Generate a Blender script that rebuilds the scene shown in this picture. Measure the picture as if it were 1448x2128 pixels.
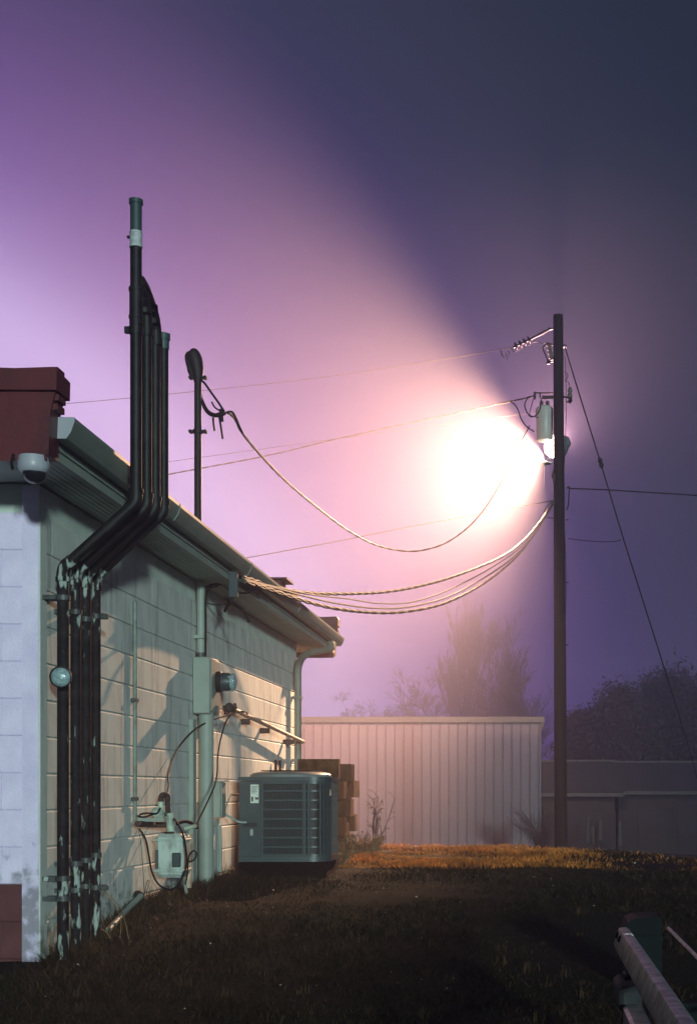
import bpy, math, random
import numpy as np
from mathutils import Vector, Matrix
R = math.radians
rng = random.Random(7)
nrng = np.random.default_rng(11)
for o in list(bpy.data.objects):
    bpy.data.objects.remove(o)
S = bpy.context.scene
COL = S.collection

# ------------------------------------------------------------------ camera
F, PX, PY, ZC = 2844.0, 1100.0, 1640.0, 1.2        # focal length and level axis in photo pixels, eye height
cd = bpy.data.cameras.new("camera")
cam = bpy.data.objects.new("camera", cd)
COL.objects.link(cam)
cam.location = (0, 0, ZC)
cam.rotation_euler = (R(90), 0, 0)
cd.sensor_fit = 'VERTICAL'
cd.sensor_height = 36
cd.lens = F / 2128 * 36
cd.shift_x = (724 - PX) / 2128
cd.shift_y = (PY - 1064) / 2128
cd.clip_end = 2000
S.camera = cam

# ------------------------------------------------------------------ sky
W = bpy.data.worlds.new("World")
S.world = W
W.use_nodes = True
nt = W.node_tree
nt.nodes.clear()
def N(tree, typ, **kw):
    n = tree.nodes.new(typ)
    for k, v in kw.items():
        setattr(n, k, v)
    return n
out = N(nt, 'ShaderNodeOutputWorld')
bgl = N(nt, 'ShaderNodeBackground')
bgs = N(nt, 'ShaderNodeBackground')
add = N(nt, 'ShaderNodeAddShader')
sky = N(nt, 'ShaderNodeTexSky', sky_type='NISHITA')
sky.sun_disc = False
SUN_EL, SUN_AZ = R(5), R(161)
sky.sun_elevation = R(-6)
sky.sun_rotation = SUN_AZ
nt.links.new(sky.outputs[0], bgs.inputs[0])
bgs.inputs[1].default_value = 0.05
# night sky over fog: slate overhead, the town's lavender glow low on the left
tc = N(nt, 'ShaderNodeTexCoord')
nrm = N(nt, 'ShaderNodeVectorMath', operation='NORMALIZE')
nt.links.new(tc.outputs['Generated'], nrm.inputs[0])
dot = N(nt, 'ShaderNodeVectorMath', operation='DOT_PRODUCT')
nt.links.new(nrm.outputs[0], dot.inputs[0])
gd = Vector((-0.60, 1.0, -0.10)).normalized()
dot.inputs[1].default_value = gd
ramp = N(nt, 'ShaderNodeValToRGB')
nt.links.new(dot.outputs['Value'], ramp.inputs[0])
cr = ramp.color_ramp
cr.interpolation = 'B_SPLINE'
SKYCOL = [(0.0, (.011, .018, .034)), (.66, (.014, .022, .042)), (.725, (.026, .034, .062)), (.785, (.035, .039, .088)), (.83, (.060, .040, .185)),
          (.862, (.098, .054, .28)), (.888, (.22, .14, .46)), (.910, (.58, .46, .90)), (1.0, (.68, .57, 1.0))]
while len(cr.elements) < len(SKYCOL):
    cr.elements.new(.5)
for e, (p, c) in zip(cr.elements, SKYCOL):
    e.position = p
    e.color = (*c, 1)
nt.links.new(ramp.outputs[0], bgl.inputs[0])
bgl.inputs[1].default_value = 1.0
nt.links.new(bgl.outputs[0], add.inputs[0])
nt.links.new(bgs.outputs[0], add.inputs[1])
nt.links.new(add.outputs[0], out.inputs[0])

# ------------------------------------------------------------------ the one distant light (cool, low, from behind the camera)
sd = bpy.data.lights.new("sun", 'SUN')
sd.energy = 2.5
sd.angle = R(3)
sd.color = (.74, 1.0, .94)
sun = bpy.data.objects.new("sun", sd)
COL.objects.link(sun)
_az = R(19)          # to the right of straight behind
sdir = Vector((math.sin(_az) * math.cos(SUN_EL), -math.cos(_az) * math.cos(SUN_EL), math.sin(SUN_EL)))
sun.rotation_euler = sdir.to_track_quat('Z', 'Y').to_euler()
sun.location = sdir * 30

LAMP_W = 46000.0
BACK_W = 27000.0
LAMP_COL = (1.0, .585, .34)
LAMP_DIR = Vector((-.88, .16, -.41))
HAZE = .0065

vs = S.view_settings
vs.view_transform = 'Standard'
vs.look = 'None'
vs.exposure = 0
vs.gamma = 1
vs.use_curve_mapping = False
S.cycles.max_bounces = 6
S.cycles.volume_bounces = 2
S.cycles.use_denoising = True
S.cycles.denoiser = 'OPENIMAGEDENOISE'
S.cycles.denoising_input_passes = 'RGB_ALBEDO_NORMAL'
S.cycles.sample_clamp_indirect = 1.0

# ------------------------------------------------------------------ helpers
def V(px, py, d):
    """the point at depth d (metres along the building's wall) for a photo pixel; the lens looks straight along +y"""
    return Vector(((px - PX) * d / F, d, ZC + (PY - py) * d / F))
def Vx(px, py, x):
    d = x * F / (px - PX)
    return V(px, py, d)

class MB:
    def __init__(s):
        s.v, s.f, s.mi = [], [], []
        s.cur = 0
    def add(s, vs, fs):
        k = len(s.v)
        s.v += [tuple(p) for p in vs]
        s.f += [tuple(i + k for i in f) for f in fs]
        s.mi += [s.cur] * len(fs)
        return s
    def box(s, a, b, rot=None, bev=0):
        a, b = Vector(a), Vector(b)
        lo = Vector(map(min, a, b)); hi = Vector(map(max, a, b))
        c = (lo + hi) / 2
        if bev:
            h = (hi - lo) / 2
            pts = []
            import itertools
            for sx, sy, sz in itertools.product((-1, 1), repeat=3):
                pts.append(Vector((sx * (h.x - bev), sy * (h.y - bev), sz * h.z)))
                pts.append(Vector((sx * (h.x - bev), sy * h.y, sz * (h.z - bev))))
                pts.append(Vector((sx * h.x, sy * (h.y - bev), sz * (h.z - bev))))
            import bmesh
            bm = bmesh.new()
            for p in pts: bm.verts.new(p)
            r = bmesh.ops.convex_hull(bm, input=bm.verts)
            bmesh.ops.dissolve_limit(bm, angle_limit=.01, verts=bm.verts, edges=bm.edges)
            bm.verts.index_update()
            vs = [v.co.copy() for v in bm.verts]; fs = [[v.index for v in f.verts] for f in bm.faces]
            bm.free()
        else:
            h = (hi - lo) / 2
            vs = [Vector((sx * h.x, sy * h.y, sz * h.z)) for sx in (-1, 1) for sy in (-1, 1) for sz in (-1, 1)]
            fs = [(0, 1, 3, 2), (4, 6, 7, 5), (0, 4, 5, 1), (2, 3, 7, 6), (0, 2, 6, 4), (1, 5, 7, 3)]
        if rot is not None:
            vs = [rot @ p for p in vs]
        return s.add([p + c for p in vs], fs)
    def tube(s, pts, r, n=10, cap=True):
        pts = [Vector(p) for p in pts]
        rs = r if isinstance(r, (list, tuple)) else [r] * len(pts)
        T = []
        for i in range(len(pts)):
            a = pts[max(i - 1, 0)]; b = pts[min(i + 1, len(pts) - 1)]
            t = (b - a)
            T.append(t.normalized() if t.length > 1e-9 else Vector((0, 0, 1)))
        u = T[0].orthogonal().normalized()
        vs, fs = [], []
        for i, p in enumerate(pts):
            if i:
                q = T[i - 1].rotation_difference(T[i])
                u = q @ u
                u = (u - T[i] * u.dot(T[i])).normalized()
            w = T[i].cross(u)
            k = 1.0
            if 0 < i < len(pts) - 1:
                ca = (pts[i] - pts[i - 1]).normalized().dot((pts[i + 1] - pts[i]).normalized())
                k = 1 / max(.5, math.sqrt(max(0.0, (1 + ca) / 2))) ** .0
            for j in range(n):
                a = 2 * math.pi * j / n
                vs.append(p + (u * math.cos(a) + w * math.sin(a)) * rs[i] * k)
        for i in range(len(pts) - 1):
            for j in range(n):
                j2 = (j + 1) % n
                fs.append((i * n + j, i * n + j2, (i + 1) * n + j2, (i + 1) * n + j))
        if cap:
            fs.append(tuple(range(n - 1, -1, -1)))
            fs.append(tuple((len(pts) - 1) * n + j for j in range(n)))
        return s.add(vs, fs)
    def lathe(s, prof, c, axis=(0, 0, 1), n=20):
        """prof: list of (radius, height along axis)"""
        ax = Vector(axis).normalized(); u = ax.orthogonal().normalized(); w = ax.cross(u); c = Vector(c)
        vs, fs = [], []
        for (r, h) in prof:
            for j in range(n):
                a = 2 * math.pi * j / n
                vs.append(c + ax * h + (u * math.cos(a) + w * math.sin(a)) * max(r, 1e-4))
        for i in range(len(prof) - 1):
            for j in range(n):
                j2 = (j + 1) % n
                fs.append((i * n + j, i * n + j2, (i + 1) * n + j2, (i + 1) * n + j))
        fs.append(tuple(range(n - 1, -1, -1)))
        fs.append(tuple((len(prof) - 1) * n + j for j in range(n)))
        return s.add(vs, fs)
    def prism(s, poly, a, b):
        """poly: list of 2-D points; a,b map (u,v)->Vector for the two ends"""
        n = len(poly)
        vs = [a(u, v) for u, v in poly] + [b(u, v) for u, v in poly]
        fs = [tuple(range(n - 1, -1, -1)), tuple(range(n, 2 * n))]
        for i in range(n):
            j = (i + 1) % n
            fs.append((i, j, n + j, n + i))
        return s.add(vs, fs)
    def prism_y(s, poly, y0, y1):            # profile in (x,z) swept along y
        return s.prism(poly, lambda u, v: Vector((u, y0, v)), lambda u, v: Vector((u, y1, v)))
    def prism_z(s, poly, z0, z1):            # plan in (x,y) raised from z0 to z1
        return s.prism(poly, lambda u, v: Vector((u, v, z0)), lambda u, v: Vector((u, v, z1)))

def obj(name, mb, mat, parent=None, smooth=True, ang=40):
    me = bpy.data.meshes.new(name)
    off = Vector((0, 0, 0))
    p = parent
    while p is not None:
        off = off + p.location
        p = p.parent
    me.from_pydata([tuple(Vector(v) - off) for v in mb.v], [], mb.f)
    import bmesh
    bm = bmesh.new(); bm.from_mesh(me)
    bmesh.ops.recalc_face_normals(bm, faces=bm.faces)
    bm.to_mesh(me); bm.free()
    mats = mat if isinstance(mat, (list, tuple)) else [mat]
    for m in mats: me.materials.append(m)
    if len(mats) > 1:
        me.polygons.foreach_set('material_index', mb.mi)
    if smooth:
        me.shade_smooth()
        me.set_sharp_from_angle(angle=R(ang))
    o = bpy.data.objects.new(name, me)
    COL.objects.link(o)
    if parent: o.parent = parent
    return o
def tag(o, label, cat, group=None):
    o['label'] = label; o['category'] = cat
    if group: o['group'] = group
    return o
def thing(name, loc, label, cat, group=None):
    o = bpy.data.objects.new(name, None)
    o.empty_display_size = .1
    COL.objects.link(o)
    o.location = loc
    return tag(o, label, cat, group)
def dup(o, loc, label=None):
    c = o.copy(); COL.objects.link(c); c.location = loc
    if label: c['label'] = label
    for ch in list(o.children):
        k = ch.copy(); COL.objects.link(k); k.parent = c
        for g in list(ch.children):
            q = g.copy(); COL.objects.link(q); q.parent = k
    return c
def spline(pts, n=8):
    """Catmull-Rom through the points"""
    P = [Vector(p) for p in pts]
    P = [P[0] * 2 - P[1]] + P + [P[-1] * 2 - P[-2]]
    res = []
    for i in range(1, len(P) - 2):
        for k in range(n):
            t = k / n
            a, b, c, d = P[i - 1], P[i], P[i + 1], P[i + 2]
            res.append(.5 * ((2 * b) + (c - a) * t + (2 * a - 5 * b + 4 * c - d) * t * t + (3 * b - a - 3 * c + d) * t ** 3))
    res.append(P[-2])
    return res
def path_px(pts, d0, d1=None, n=8):
    """a line in space: pixel waypoints with a depth that runs evenly from d0 to d1"""
    d1 = d0 if d1 is None else d1
    L = [0]
    for a, b in zip(pts, pts[1:]):
        L.append(L[-1] + math.dist(a, b))
    return spline([V(p[0], p[1], d0 + (d1 - d0) * l / L[-1]) for p, l in zip(pts, L)], n)

# ------------------------------------------------------------------ materials
def mat(name, col, rough=.7, var=.25, scale=6, bump=.0, bscale=60, metal=0, col2=None, lo=.35, hi=.65, det=6, spec=.5, coord='Object', stretch=None):
    m = bpy.data.materials.new(name)
    m.use_nodes = True
    t = m.node_tree
    b = t.nodes['Principled BSDF']
    b.inputs['Roughness'].default_value = rough
    b.inputs['Metallic'].default_value = metal
    b.inputs['Specular IOR Level'].default_value = spec
    c = N(t, 'ShaderNodeTexCoord')
    src = c.outputs[coord]
    if stretch:
        mp = N(t, 'ShaderNodeMapping'); mp.inputs['Scale'].default_value = stretch
        t.links.new(src, mp.inputs[0]); src = mp.outputs[0]
    nz = N(t, 'ShaderNodeTexNoise'); nz.inputs['Scale'].default_value = scale; nz.inputs['Detail'].default_value = det
    t.links.new(src, nz.inputs['Vector'])
    rp = N(t, 'ShaderNodeValToRGB')
    if col2 is None:
        c1 = tuple(x * (1 - var) for x in col); c2 = tuple(min(1, x * (1 + var)) for x in col)
    else:
        c1, c2 = col, col2
    rp.color_ramp.elements[0].position = lo; rp.color_ramp.elements[0].color = (*c1, 1)
    rp.color_ramp.elements[1].position = hi; rp.color_ramp.elements[1].color = (*c2, 1)
    t.links.new(nz.outputs[0], rp.inputs[0])
    t.links.new(rp.outputs[0], b.inputs['Base Color'])
    if bump:
        n2 = N(t, 'ShaderNodeTexNoise'); n2.inputs['Scale'].default_value = bscale; n2.inputs['Detail'].default_value = 4
        t.links.new(src, n2.inputs['Vector'])
        bp = N(t, 'ShaderNodeBump'); bp.inputs['Strength'].default_value = min(1, bump); bp.inputs['Distance'].default_value = .004
        t.links.new(n2.outputs[0], bp.inputs['Height'])
        t.links.new(bp.outputs[0], b.inputs['Normal'])
    m['_ramp'] = rp.name
    return m

def chips(m, pale, zones, scale=22, thr=.56, coarse=3.0):
    """paint flaked off to a pale undercoat, thickest in the given world-height zones"""
    t = m.node_tree; b = t.nodes['Principled BSDF']
    lk = b.inputs['Base Color'].links[0]; base = lk.from_socket
    g = N(t, 'ShaderNodeNewGeometry')
    sx = N(t, 'ShaderNodeSeparateXYZ'); t.links.new(g.outputs['Position'], sx.inputs[0])
    acc = None
    for (z, w, amt) in zones:
        su = N(t, 'ShaderNodeMath', operation='SUBTRACT'); t.links.new(sx.outputs[2], su.inputs[0]); su.inputs[1].default_value = z
        ab = N(t, 'ShaderNodeMath', operation='ABSOLUTE'); t.links.new(su.outputs[0], ab.inputs[0])
        mr = N(t, 'ShaderNodeMapRange'); t.links.new(ab.outputs[0], mr.inputs[0])
        mr.inputs[1].default_value = 0; mr.inputs[2].default_value = w; mr.inputs[3].default_value = amt; mr.inputs[4].default_value = 0
        if acc is None: acc = mr.outputs[0]
        else:
            mx = N(t, 'ShaderNodeMath', operation='MAXIMUM'); t.links.new(acc, mx.inputs[0]); t.links.new(mr.outputs[0], mx.inputs[1]); acc = mx.outputs[0]
    mp = N(t, 'ShaderNodeMapping'); mp.inputs['Scale'].default_value = (1, 1, .28)
    t.links.new(g.outputs['Position'], mp.inputs[0])
    nz = N(t, 'ShaderNodeTexNoise'); nz.inputs['Scale'].default_value = scale; nz.inputs['Detail'].default_value = 8
    t.links.new(mp.outputs[0], nz.inputs['Vector'])
    ad = N(t, 'ShaderNodeMath', operation='ADD'); t.links.new(nz.outputs[0], ad.inputs[0]); t.links.new(acc, ad.inputs[1])
    gt = N(t, 'ShaderNodeMapRange'); t.links.new(ad.outputs[0], gt.inputs[0]); gt.inputs[1].default_value = thr + .14; gt.inputs[2].default_value = thr + .21
    mix = N(t, 'ShaderNodeMix', data_type='RGBA'); t.links.new(gt.outputs[0], mix.inputs[0])
    t.links.new(base, mix.inputs[6]); mix.inputs[7].default_value = (*pale, 1)
    t.links.new(mix.outputs[2], b.inputs['Base Color'])
    return m

def stained(m, dirt, scale=(9, 9, 1.2), thr=.60, wid=.16, ground=None, amt=.8):
    """vertical run-off streaks and, near the ground, splash dirt"""
    t = m.node_tree; b = t.nodes['Principled BSDF']
    base = b.inputs['Base Color'].links[0].from_socket
    g = N(t, 'ShaderNodeNewGeometry')
    mp = N(t, 'ShaderNodeMapping'); mp.inputs['Scale'].default_value = scale
    t.links.new(g.outputs['Position'], mp.inputs[0])
    nz = N(t, 'ShaderNodeTexNoise'); nz.inputs['Scale'].default_value = 1; nz.inputs['Detail'].default_value = 7; nz.inputs['Roughness'].default_value = .65
    t.links.new(mp.outputs[0], nz.inputs['Vector'])
    mr = N(t, 'ShaderNodeMapRange'); t.links.new(nz.outputs[0], mr.inputs[0])
    mr.inputs[1].default_value = thr; mr.inputs[2].default_value = thr + wid; mr.inputs[4].default_value = amt
    fac = mr.outputs[0]
    if ground is not None:
        sx = N(t, 'ShaderNodeSeparateXYZ'); t.links.new(g.outputs['Position'], sx.inputs[0])
        m2 = N(t, 'ShaderNodeMapRange'); t.links.new(sx.outputs[2], m2.inputs[0])
        m2.inputs[1].default_value = ground + .55; m2.inputs[2].default_value = ground; m2.inputs[4].default_value = .5
        n3 = N(t, 'ShaderNodeTexNoise'); n3.inputs['Scale'].default_value = 14; n3.inputs['Detail'].default_value = 8
        t.links.new(g.outputs['Position'], n3.inputs['Vector'])
        a2 = N(t, 'ShaderNodeMath', operation='ADD'); t.links.new(m2.outputs[0], a2.inputs[0]); t.links.new(n3.outputs[0], a2.inputs[1])
        m3 = N(t, 'ShaderNodeMapRange'); t.links.new(a2.outputs[0], m3.inputs[0]); m3.inputs[1].default_value = .78; m3.inputs[2].default_value = 1.0; m3.inputs[4].default_value = .85
        mx = N(t, 'ShaderNodeMath', operation='MAXIMUM'); t.links.new(fac, mx.inputs[0]); t.links.new(m3.outputs[0], mx.inputs[1]); fac = mx.outputs[0]
    mix = N(t, 'ShaderNodeMix', data_type='RGBA'); t.links.new(fac, mix.inputs[0])
    t.links.new(base, mix.inputs[6]); mix.inputs[7].default_value = (*dirt, 1)
    t.links.new(mix.outputs[2], b.inputs['Base Color'])
    return m

M = {}
M['side_paint'] = stained(mat('green_lit_white_paint', (.64, .66, .63), .75, .07, 3, .35, 140), (.16, .17, .14), ground=.30, thr=.52, wid=.20, amt=.8)  # faint green of the light on this wall put into its white
M['front_paint'] = stained(mat('lavender_lit_white_paint', (.80, .69, .98), .8, .10, 5, .9, 90), (.24, .22, .26), thr=.60, wid=.25, amt=.6, ground=.52)  # lavender of the bluish light on this wall painted into its white
M['front_red'] = mat('oxblood_paint', (.10, .028, .030), .8, .3, 5, .3, 120)
M['mortar'] = mat('painted_mortar', (.60, .66, .60), .85, .08, 5, .4, 160)
M['trim'] = stained(mat('pale_trim_paint', (.27, .31, .275), .55, .1, 4, .2, 80), (.2, .2, .17), thr=.66)
M['grey_conduit'] = stained(mat('grey_green_conduit', (.19, .23, .20), .55, .25, 9, .2, 80), (.07, .07, .06), scale=(20, 20, 5), thr=.52)
M['soffit'] = mat('soffit_paint', (.36, .42, .37), .7, .12, 4, .2, 80)
M['gutter'] = mat('gutter_enamel', (.20, .23, .20), .4, .1, 5, .1, 60)
M['downspout'] = mat('downspout_enamel', (.15, .16, .13), .5, .2, 5)
M['red'] = mat('dark_red_metal', (.080, .0085, .012), .5, .3, 4, .3, 30)
M['roof'] = mat('roof_felt', (.05, .045, .045), .9, .2, 8, .5, 80)
M['pipe'] = chips(mat('black_brown_paint', (.012, .0085, .009), .72, .6, 20, .6, 60, spec=.2), (.34, .39, .36),
                  [(2.42, .26, .26), (2.15, .30, .16), (.68, .22, .22), (.40, .45, .20), (1.3, 1.2, .085)], scale=30, thr=.585)
M['pipe_up'] = mat('black_iron_pipe', (.011, .009, .0095), .5, .5, 12, .35, 70, spec=.26)
M['teal_pvc'] = mat('teal_grey_plastic', (.030, .058, .060), .5, .15, 8)
M['tape'] = mat('white_tape', (.42, .44, .46), .6, .2, 40, .2, 90)
M['clamp'] = chips(mat('clamp_steel', (.05, .055, .055), .5, .4, 18, .2), (.35, .42, .38), [(2.4, .3, .12), (.5, .5, .12)])
M['mast'] = mat('mast_steel', (.012, .012, .013), .55, .3, 9, .15, spec=.25)
M['rubber'] = mat('black_rubber', (.006, .006, .007), .6, .3, 20, spec=.15)
M['cable_pale'] = mat('weathered_cable', (.085, .072, .06), .65, .5, 30, spec=.12)
M['wire'] = mat('bare_wire', (.010, .008, .008), .6, .2, 20, spec=.15)
M['galv'] = mat('galvanised_steel', (.26, .28, .30), .42, .25, 14, .15, 60, metal=.6)
M['wood'] = mat('creosote_wood', (.015, .010, .0075), .85, .4, 9, .9, 40, spec=.2, stretch=(6, 6, .5))
M['porcelain'] = mat('glazed_porcelain', (.13, .11, .10), .25, .1, 8)
M['dark_iron'] = mat('dark_iron', (.012, .010, .010), .6, .3, 12, .2, spec=.25)
M['can'] = mat('grey_transformer_enamel', (.45, .44, .42), .4, .08, 4)
M['ac'] = mat('slate_enamel', (.032, .050, .056), .42, .12, 7, .08, 50)
M['ac_lid'] = mat('ac_lid_enamel', (.17, .19, .19), .4, .2, 6, .1, 40)
M['coil'] = mat('condenser_coil', (.008, .007, .008), .6, .4, 40)
M['concrete'] = mat('concrete_block', (.09, .040, .018), .9, .5, 9, .8, 60, spec=.08)
M['pad'] = mat('dark_plastic_pad', (.004, .0035, .003), .9, spec=.05)
M['sticker'] = mat('pale_sticker', (.60, .66, .60), .5, .1, 9)
M['ink'] = mat('sticker_ink', (.05, .06, .06), .6)
M['rust'] = mat('rust', (.045, .022, .017), .8, .5, 26, .6, 60)
M['brass'] = mat('pale_fitting', (.34, .42, .34), .5, .3, 20, .2)
M['gas'] = stained(mat('gas_meter_paint', (.46, .54, .50), .6, .1, 6, .2, 60), (.08, .075, .06), scale=(14, 14, 5), thr=.48, wid=.2)
M['rail_pipe'] = mat('rusting_conduit', (.42, .30, .22), .5, .4, 14, .3, 60)
M['glass'] = mat('lamp_glass', (.26, .36, .38), .12, .25, 60, .6, 90)
M['dome'] = mat('dark_dome', (.012, .010, .014), .08)
M['white_plastic'] = mat('white_plastic', (.36, .37, .42), .4, .06)
M['shed'] = stained(mat('shed_enamel', (.085, .066, .092), .5, .05, 2, .1, 30), (.3, .27, .3), scale=(3, 3, .5), thr=.62, amt=.5)
M['shed_trim'] = mat('shed_trim', (.035, .032, .035), .5, .1)
M['far_roof'] = mat('far_metal_roof', (.024, .030, .033), .8, .1, 1)
M['far_wall'] = mat('far_dark_wall', (.010, .010, .010), .9, .3, 2)
M['bark'] = mat('bark', (.012, .011, .013), .9, .3, 6, .5)
M['twig'] = mat('twig', (.012, .011, .014), .9, .3, 3)
M['needle'] = mat('evergreen', (.014, .018, .014), .8, .5, 1.2)
M['straw'] = mat('dry_straw', (.22, .14, .07), .8, .5, 5)
M['post'] = mat('pale_post', (.025, .027, .029), .8, .2, 6)
M['frame'] = mat('grey_painted_steel', (.48, .44, .44), .38, .4, 16, .5, 90, metal=.75)
M['frame_grey'] = mat('dull_grey_steel', (.05, .05, .056), .7, .3, 10, .3, spec=.1)
M['frame_dark'] = mat('dark_green_steel', (.0035, .007, .0068), .6, .3, 8, .2, spec=.08)
M['leaf'] = mat('pale_leaf_and_glint', (.55, .48, .36), .5, .2, 9)
M['copper'] = mat('insulated_line', (.30, .34, .32), .6, .2, 30, .3)

# ------------------------------------------------------------------ ground
def interp(x, xs, ys):
    return np.interp(x, xs, ys)
GY = [-20, 0, 5, 6, 7.5, 8.5, 9.6, 11.3, 13, 15.8, 18, 22, 25, 36, 60, 120, 900]
GZ = [-1.5, -1.28, -1.10, -1.03, -.945, -.875, -.80, -.785, -.735, -.705, -.79, -.985, -1.16, -1.56, -2.6, -3.2, -3.6]
def ground_z(x, y):
    x = np.asarray(x, float); y = np.asarray(y, float)
    z = interp(y, GY, GZ)
    z = z - .10 * np.logaddexp(0, (x - .6) * 2.2) / 2.2 * np.clip((y - 9) / 10, 0, 1) * np.clip((60 - y) / 30, 0, 1)
    z = z - .04 * np.clip(x + 2.4, 0, 3) * np.clip((12 - y) / 5, 0, 1)
    z = z + .012 * np.sin(x * 3.1 + y * 1.3) * np.sin(y * 2.3 - x) * np.clip(30 - y, 0, 1)
    return z + ZC
def gz(x, y): return float(ground_z(x, y))

m = bpy.data.materials.new('lawn_soil'); m.use_nodes = True
t = m.node_tree; b = t.nodes['Principled BSDF']; b.inputs['Roughness'].default_value = .95; b.inputs['Specular IOR Level'].default_value = .1
c = N(t, 'ShaderNodeTexCoord')
n1 = N(t, 'ShaderNodeTexNoise'); n1.inputs['Scale'].default_value = .9; n1.inputs['Detail'].default_value = 6
n2 = N(t, 'ShaderNodeTexNoise'); n2.inputs['Scale'].default_value = 40; n2.inputs['Detail'].default_value = 6
t.links.new(c.outputs['Object'], n1.inputs[0]); t.links.new(c.outputs['Object'], n2.inputs[0])
r1 = N(t, 'ShaderNodeValToRGB'); r1.color_ramp.elements[0].color = (.028, .017, .009, 1); r1.color_ramp.elements[1].color = (.016, .017, .008, 1)
r1.color_ramp.elements[0].position = .42; r1.color_ramp.elements[1].position = .62
t.links.new(n1.outputs[0], r1.inputs[0])
mx = N(t, 'ShaderNodeMix', data_type='RGBA', blend_type='MULTIPLY'); mx.inputs[0].default_value = .8
t.links.new(r1.outputs[0], mx.inputs[6]); t.links.new(n2.outputs[0], mx.inputs[7]); t.links.new(mx.outputs[2], b.inputs[0])
bp = N(t, 'ShaderNodeBump'); bp.inputs['Distance'].default_value = .03; bp.inputs['Strength'].default_value = .8
t.links.new(n2.outputs[0], bp.inputs['Height']); t.links.new(bp.outputs[0], b.inputs['Normal'])
M['lawn'] = m

ys = np.concatenate([np.arange(-20, 4, 2), np.arange(4, 30, .25), np.arange(30, 70, 2), np.array([75, 90, 108, 125])])
xs = np.concatenate([np.array([-200, -120, -70, -40, -25, -15, -10]), np.arange(-8, 6, .25), np.array([6, 8, 11, 15, 25, 40, 70, 120, 200])])
XX, YY = np.meshgrid(xs, ys)
ZZ = ground_z(XX, YY)
gm = MB()
gm.v = list(zip(XX.ravel().tolist(), YY.ravel().tolist(), ZZ.ravel().tolist()))
nx = len(xs)
gm.f = [(j * nx + i, j * nx + i + 1, (j + 1) * nx + i + 1, (j + 1) * nx + i) for j in range(len(ys) - 1) for i in range(nx - 1)]
gm.mi = [0] * len(gm.f)
g = obj('ground', gm, M['lawn']); g['kind'] = 'structure'

# ------------------------------------------------------------------ the white block building
WX = -2.67                      # plane of the long side wall
YF, YB = 7.46, 15.75            # front and back corner
Z = lambda rel: ZC + rel
SOF = Z(1.67)
bld = thing('block_building', (-4.5, 11.6, Z(-.9)), 'low whitewashed block building with a long side wall, gutter and dark red roof edges', 'building')
z0b = ZC + .09 - .2027 * 3 - .004
# side wall: a backing slab and the blocks on it
wall = obj('side_wall', MB().box((WX - .25, YF + .012, Z(-1.3)), (WX - .011, YB - .006, SOF - .004)), M['mortar'], bld, False)
front = obj('front_wall', MB().box((-7.0, YF + .011, Z(-1.3)), (WX - .255, YF + .2, SOF - .004)), M['mortar'], bld, False)
obj('base_mortar', MB().box((-7.0, YF + .0050, Z(-1.3)), (WX - .086, YF + .0105, z0b)), M['front_red'], bld, False)
obj('back_wall', MB().box((-7.0, YB - .2, Z(-1.3)), (WX - .26, YB - .004, SOF - .004)), M['mortar'], bld, False)
PITCH, BL = .2027, .4064
z0 = Z(.09 - PITCH * 7)
blockmesh = {}
def bev_block(lo, hi, key, b=.0045):
    mb = MB()
    if key == 's':
        return mb.prism_y([(lo.x, lo.z), (hi.x - .003, lo.z), (hi.x, lo.z + .003), (hi.x, hi.z - .015), (hi.x - .012, hi.z), (lo.x, hi.z)], lo.y, hi.y)
    pr = [(hi.y, lo.z), (lo.y + b, lo.z), (lo.y, lo.z + b), (lo.y, hi.z - b), (lo.y + b, hi.z), (hi.y, hi.z)]
    return mb.prism(pr, lambda u, v: Vector((lo.x, u, v)), lambda u, v: Vector((hi.x, u, v)))
def block_obj(parent, lo, hi, m, key):
    k = tuple(round(v, 4) for v in (hi - lo)) + (m.name,)
    c = (lo + hi) / 2
    off = parent.location + parent.parent.location
    if k not in blockmesh:
        h = (hi - lo) / 2
        o = obj('block', bev_block(c - h, c + h, key), m, parent, False)
        me = o.data
        for v in me.vertices: v.co = v.co - (c - off)
        blockmesh[k] = me
        o.location = c - off
    else:
        o = bpy.data.objects.new('block', blockmesh[k]); COL.objects.link(o)
        o.parent = parent; o.location = c - off
    return o
for r in range(15):
    zz = z0 + (r - 1) * PITCH
    zt = min(zz + PITCH - .001, SOF - .012)
    zb = zz
    if zt - zb < .05 or zt < Z(-1.0): continue
    y = YF - (0.001 if r % 2 else BL / 2)
    while y < YB - .02:
        a, bb = max(y, YF), min(y + BL - .0008, YB)
        if bb - a > .03:
            j = rng.choice([0, 0, 0, .0004, .0008, -.0004])
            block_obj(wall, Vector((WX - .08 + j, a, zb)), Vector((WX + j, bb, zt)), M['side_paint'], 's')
        y += BL
    x = WX - .001 - (0 if r % 2 else BL / 2)
    x = WX - .004
    first = True
    while x > -6.9:
        w = BL / 2 if (first and r % 2) else BL
        first = False
        j = rng.choice([0, .001, .002])
        red = zt < Z(-.50)
        if x - w < WX - .085:
            xr = min(x, WX - .085)
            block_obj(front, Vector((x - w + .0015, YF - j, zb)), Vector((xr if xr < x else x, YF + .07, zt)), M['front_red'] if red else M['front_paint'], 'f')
        x -= w
# corner strip: plaster arris closing the joint between the two faces
obj('corner_trim', MB().box((WX - .088, YF - .016, Z(-1.3)), (WX + .002, YF - .004, SOF - .02)), M['front_paint'], bld, False)
obj('corner_trim', MB().box((WX + .0025, YF - .0155, Z(-1.3)), (WX + .012, YF + .085, SOF - .02)), M['side_paint'], bld, False)
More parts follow.
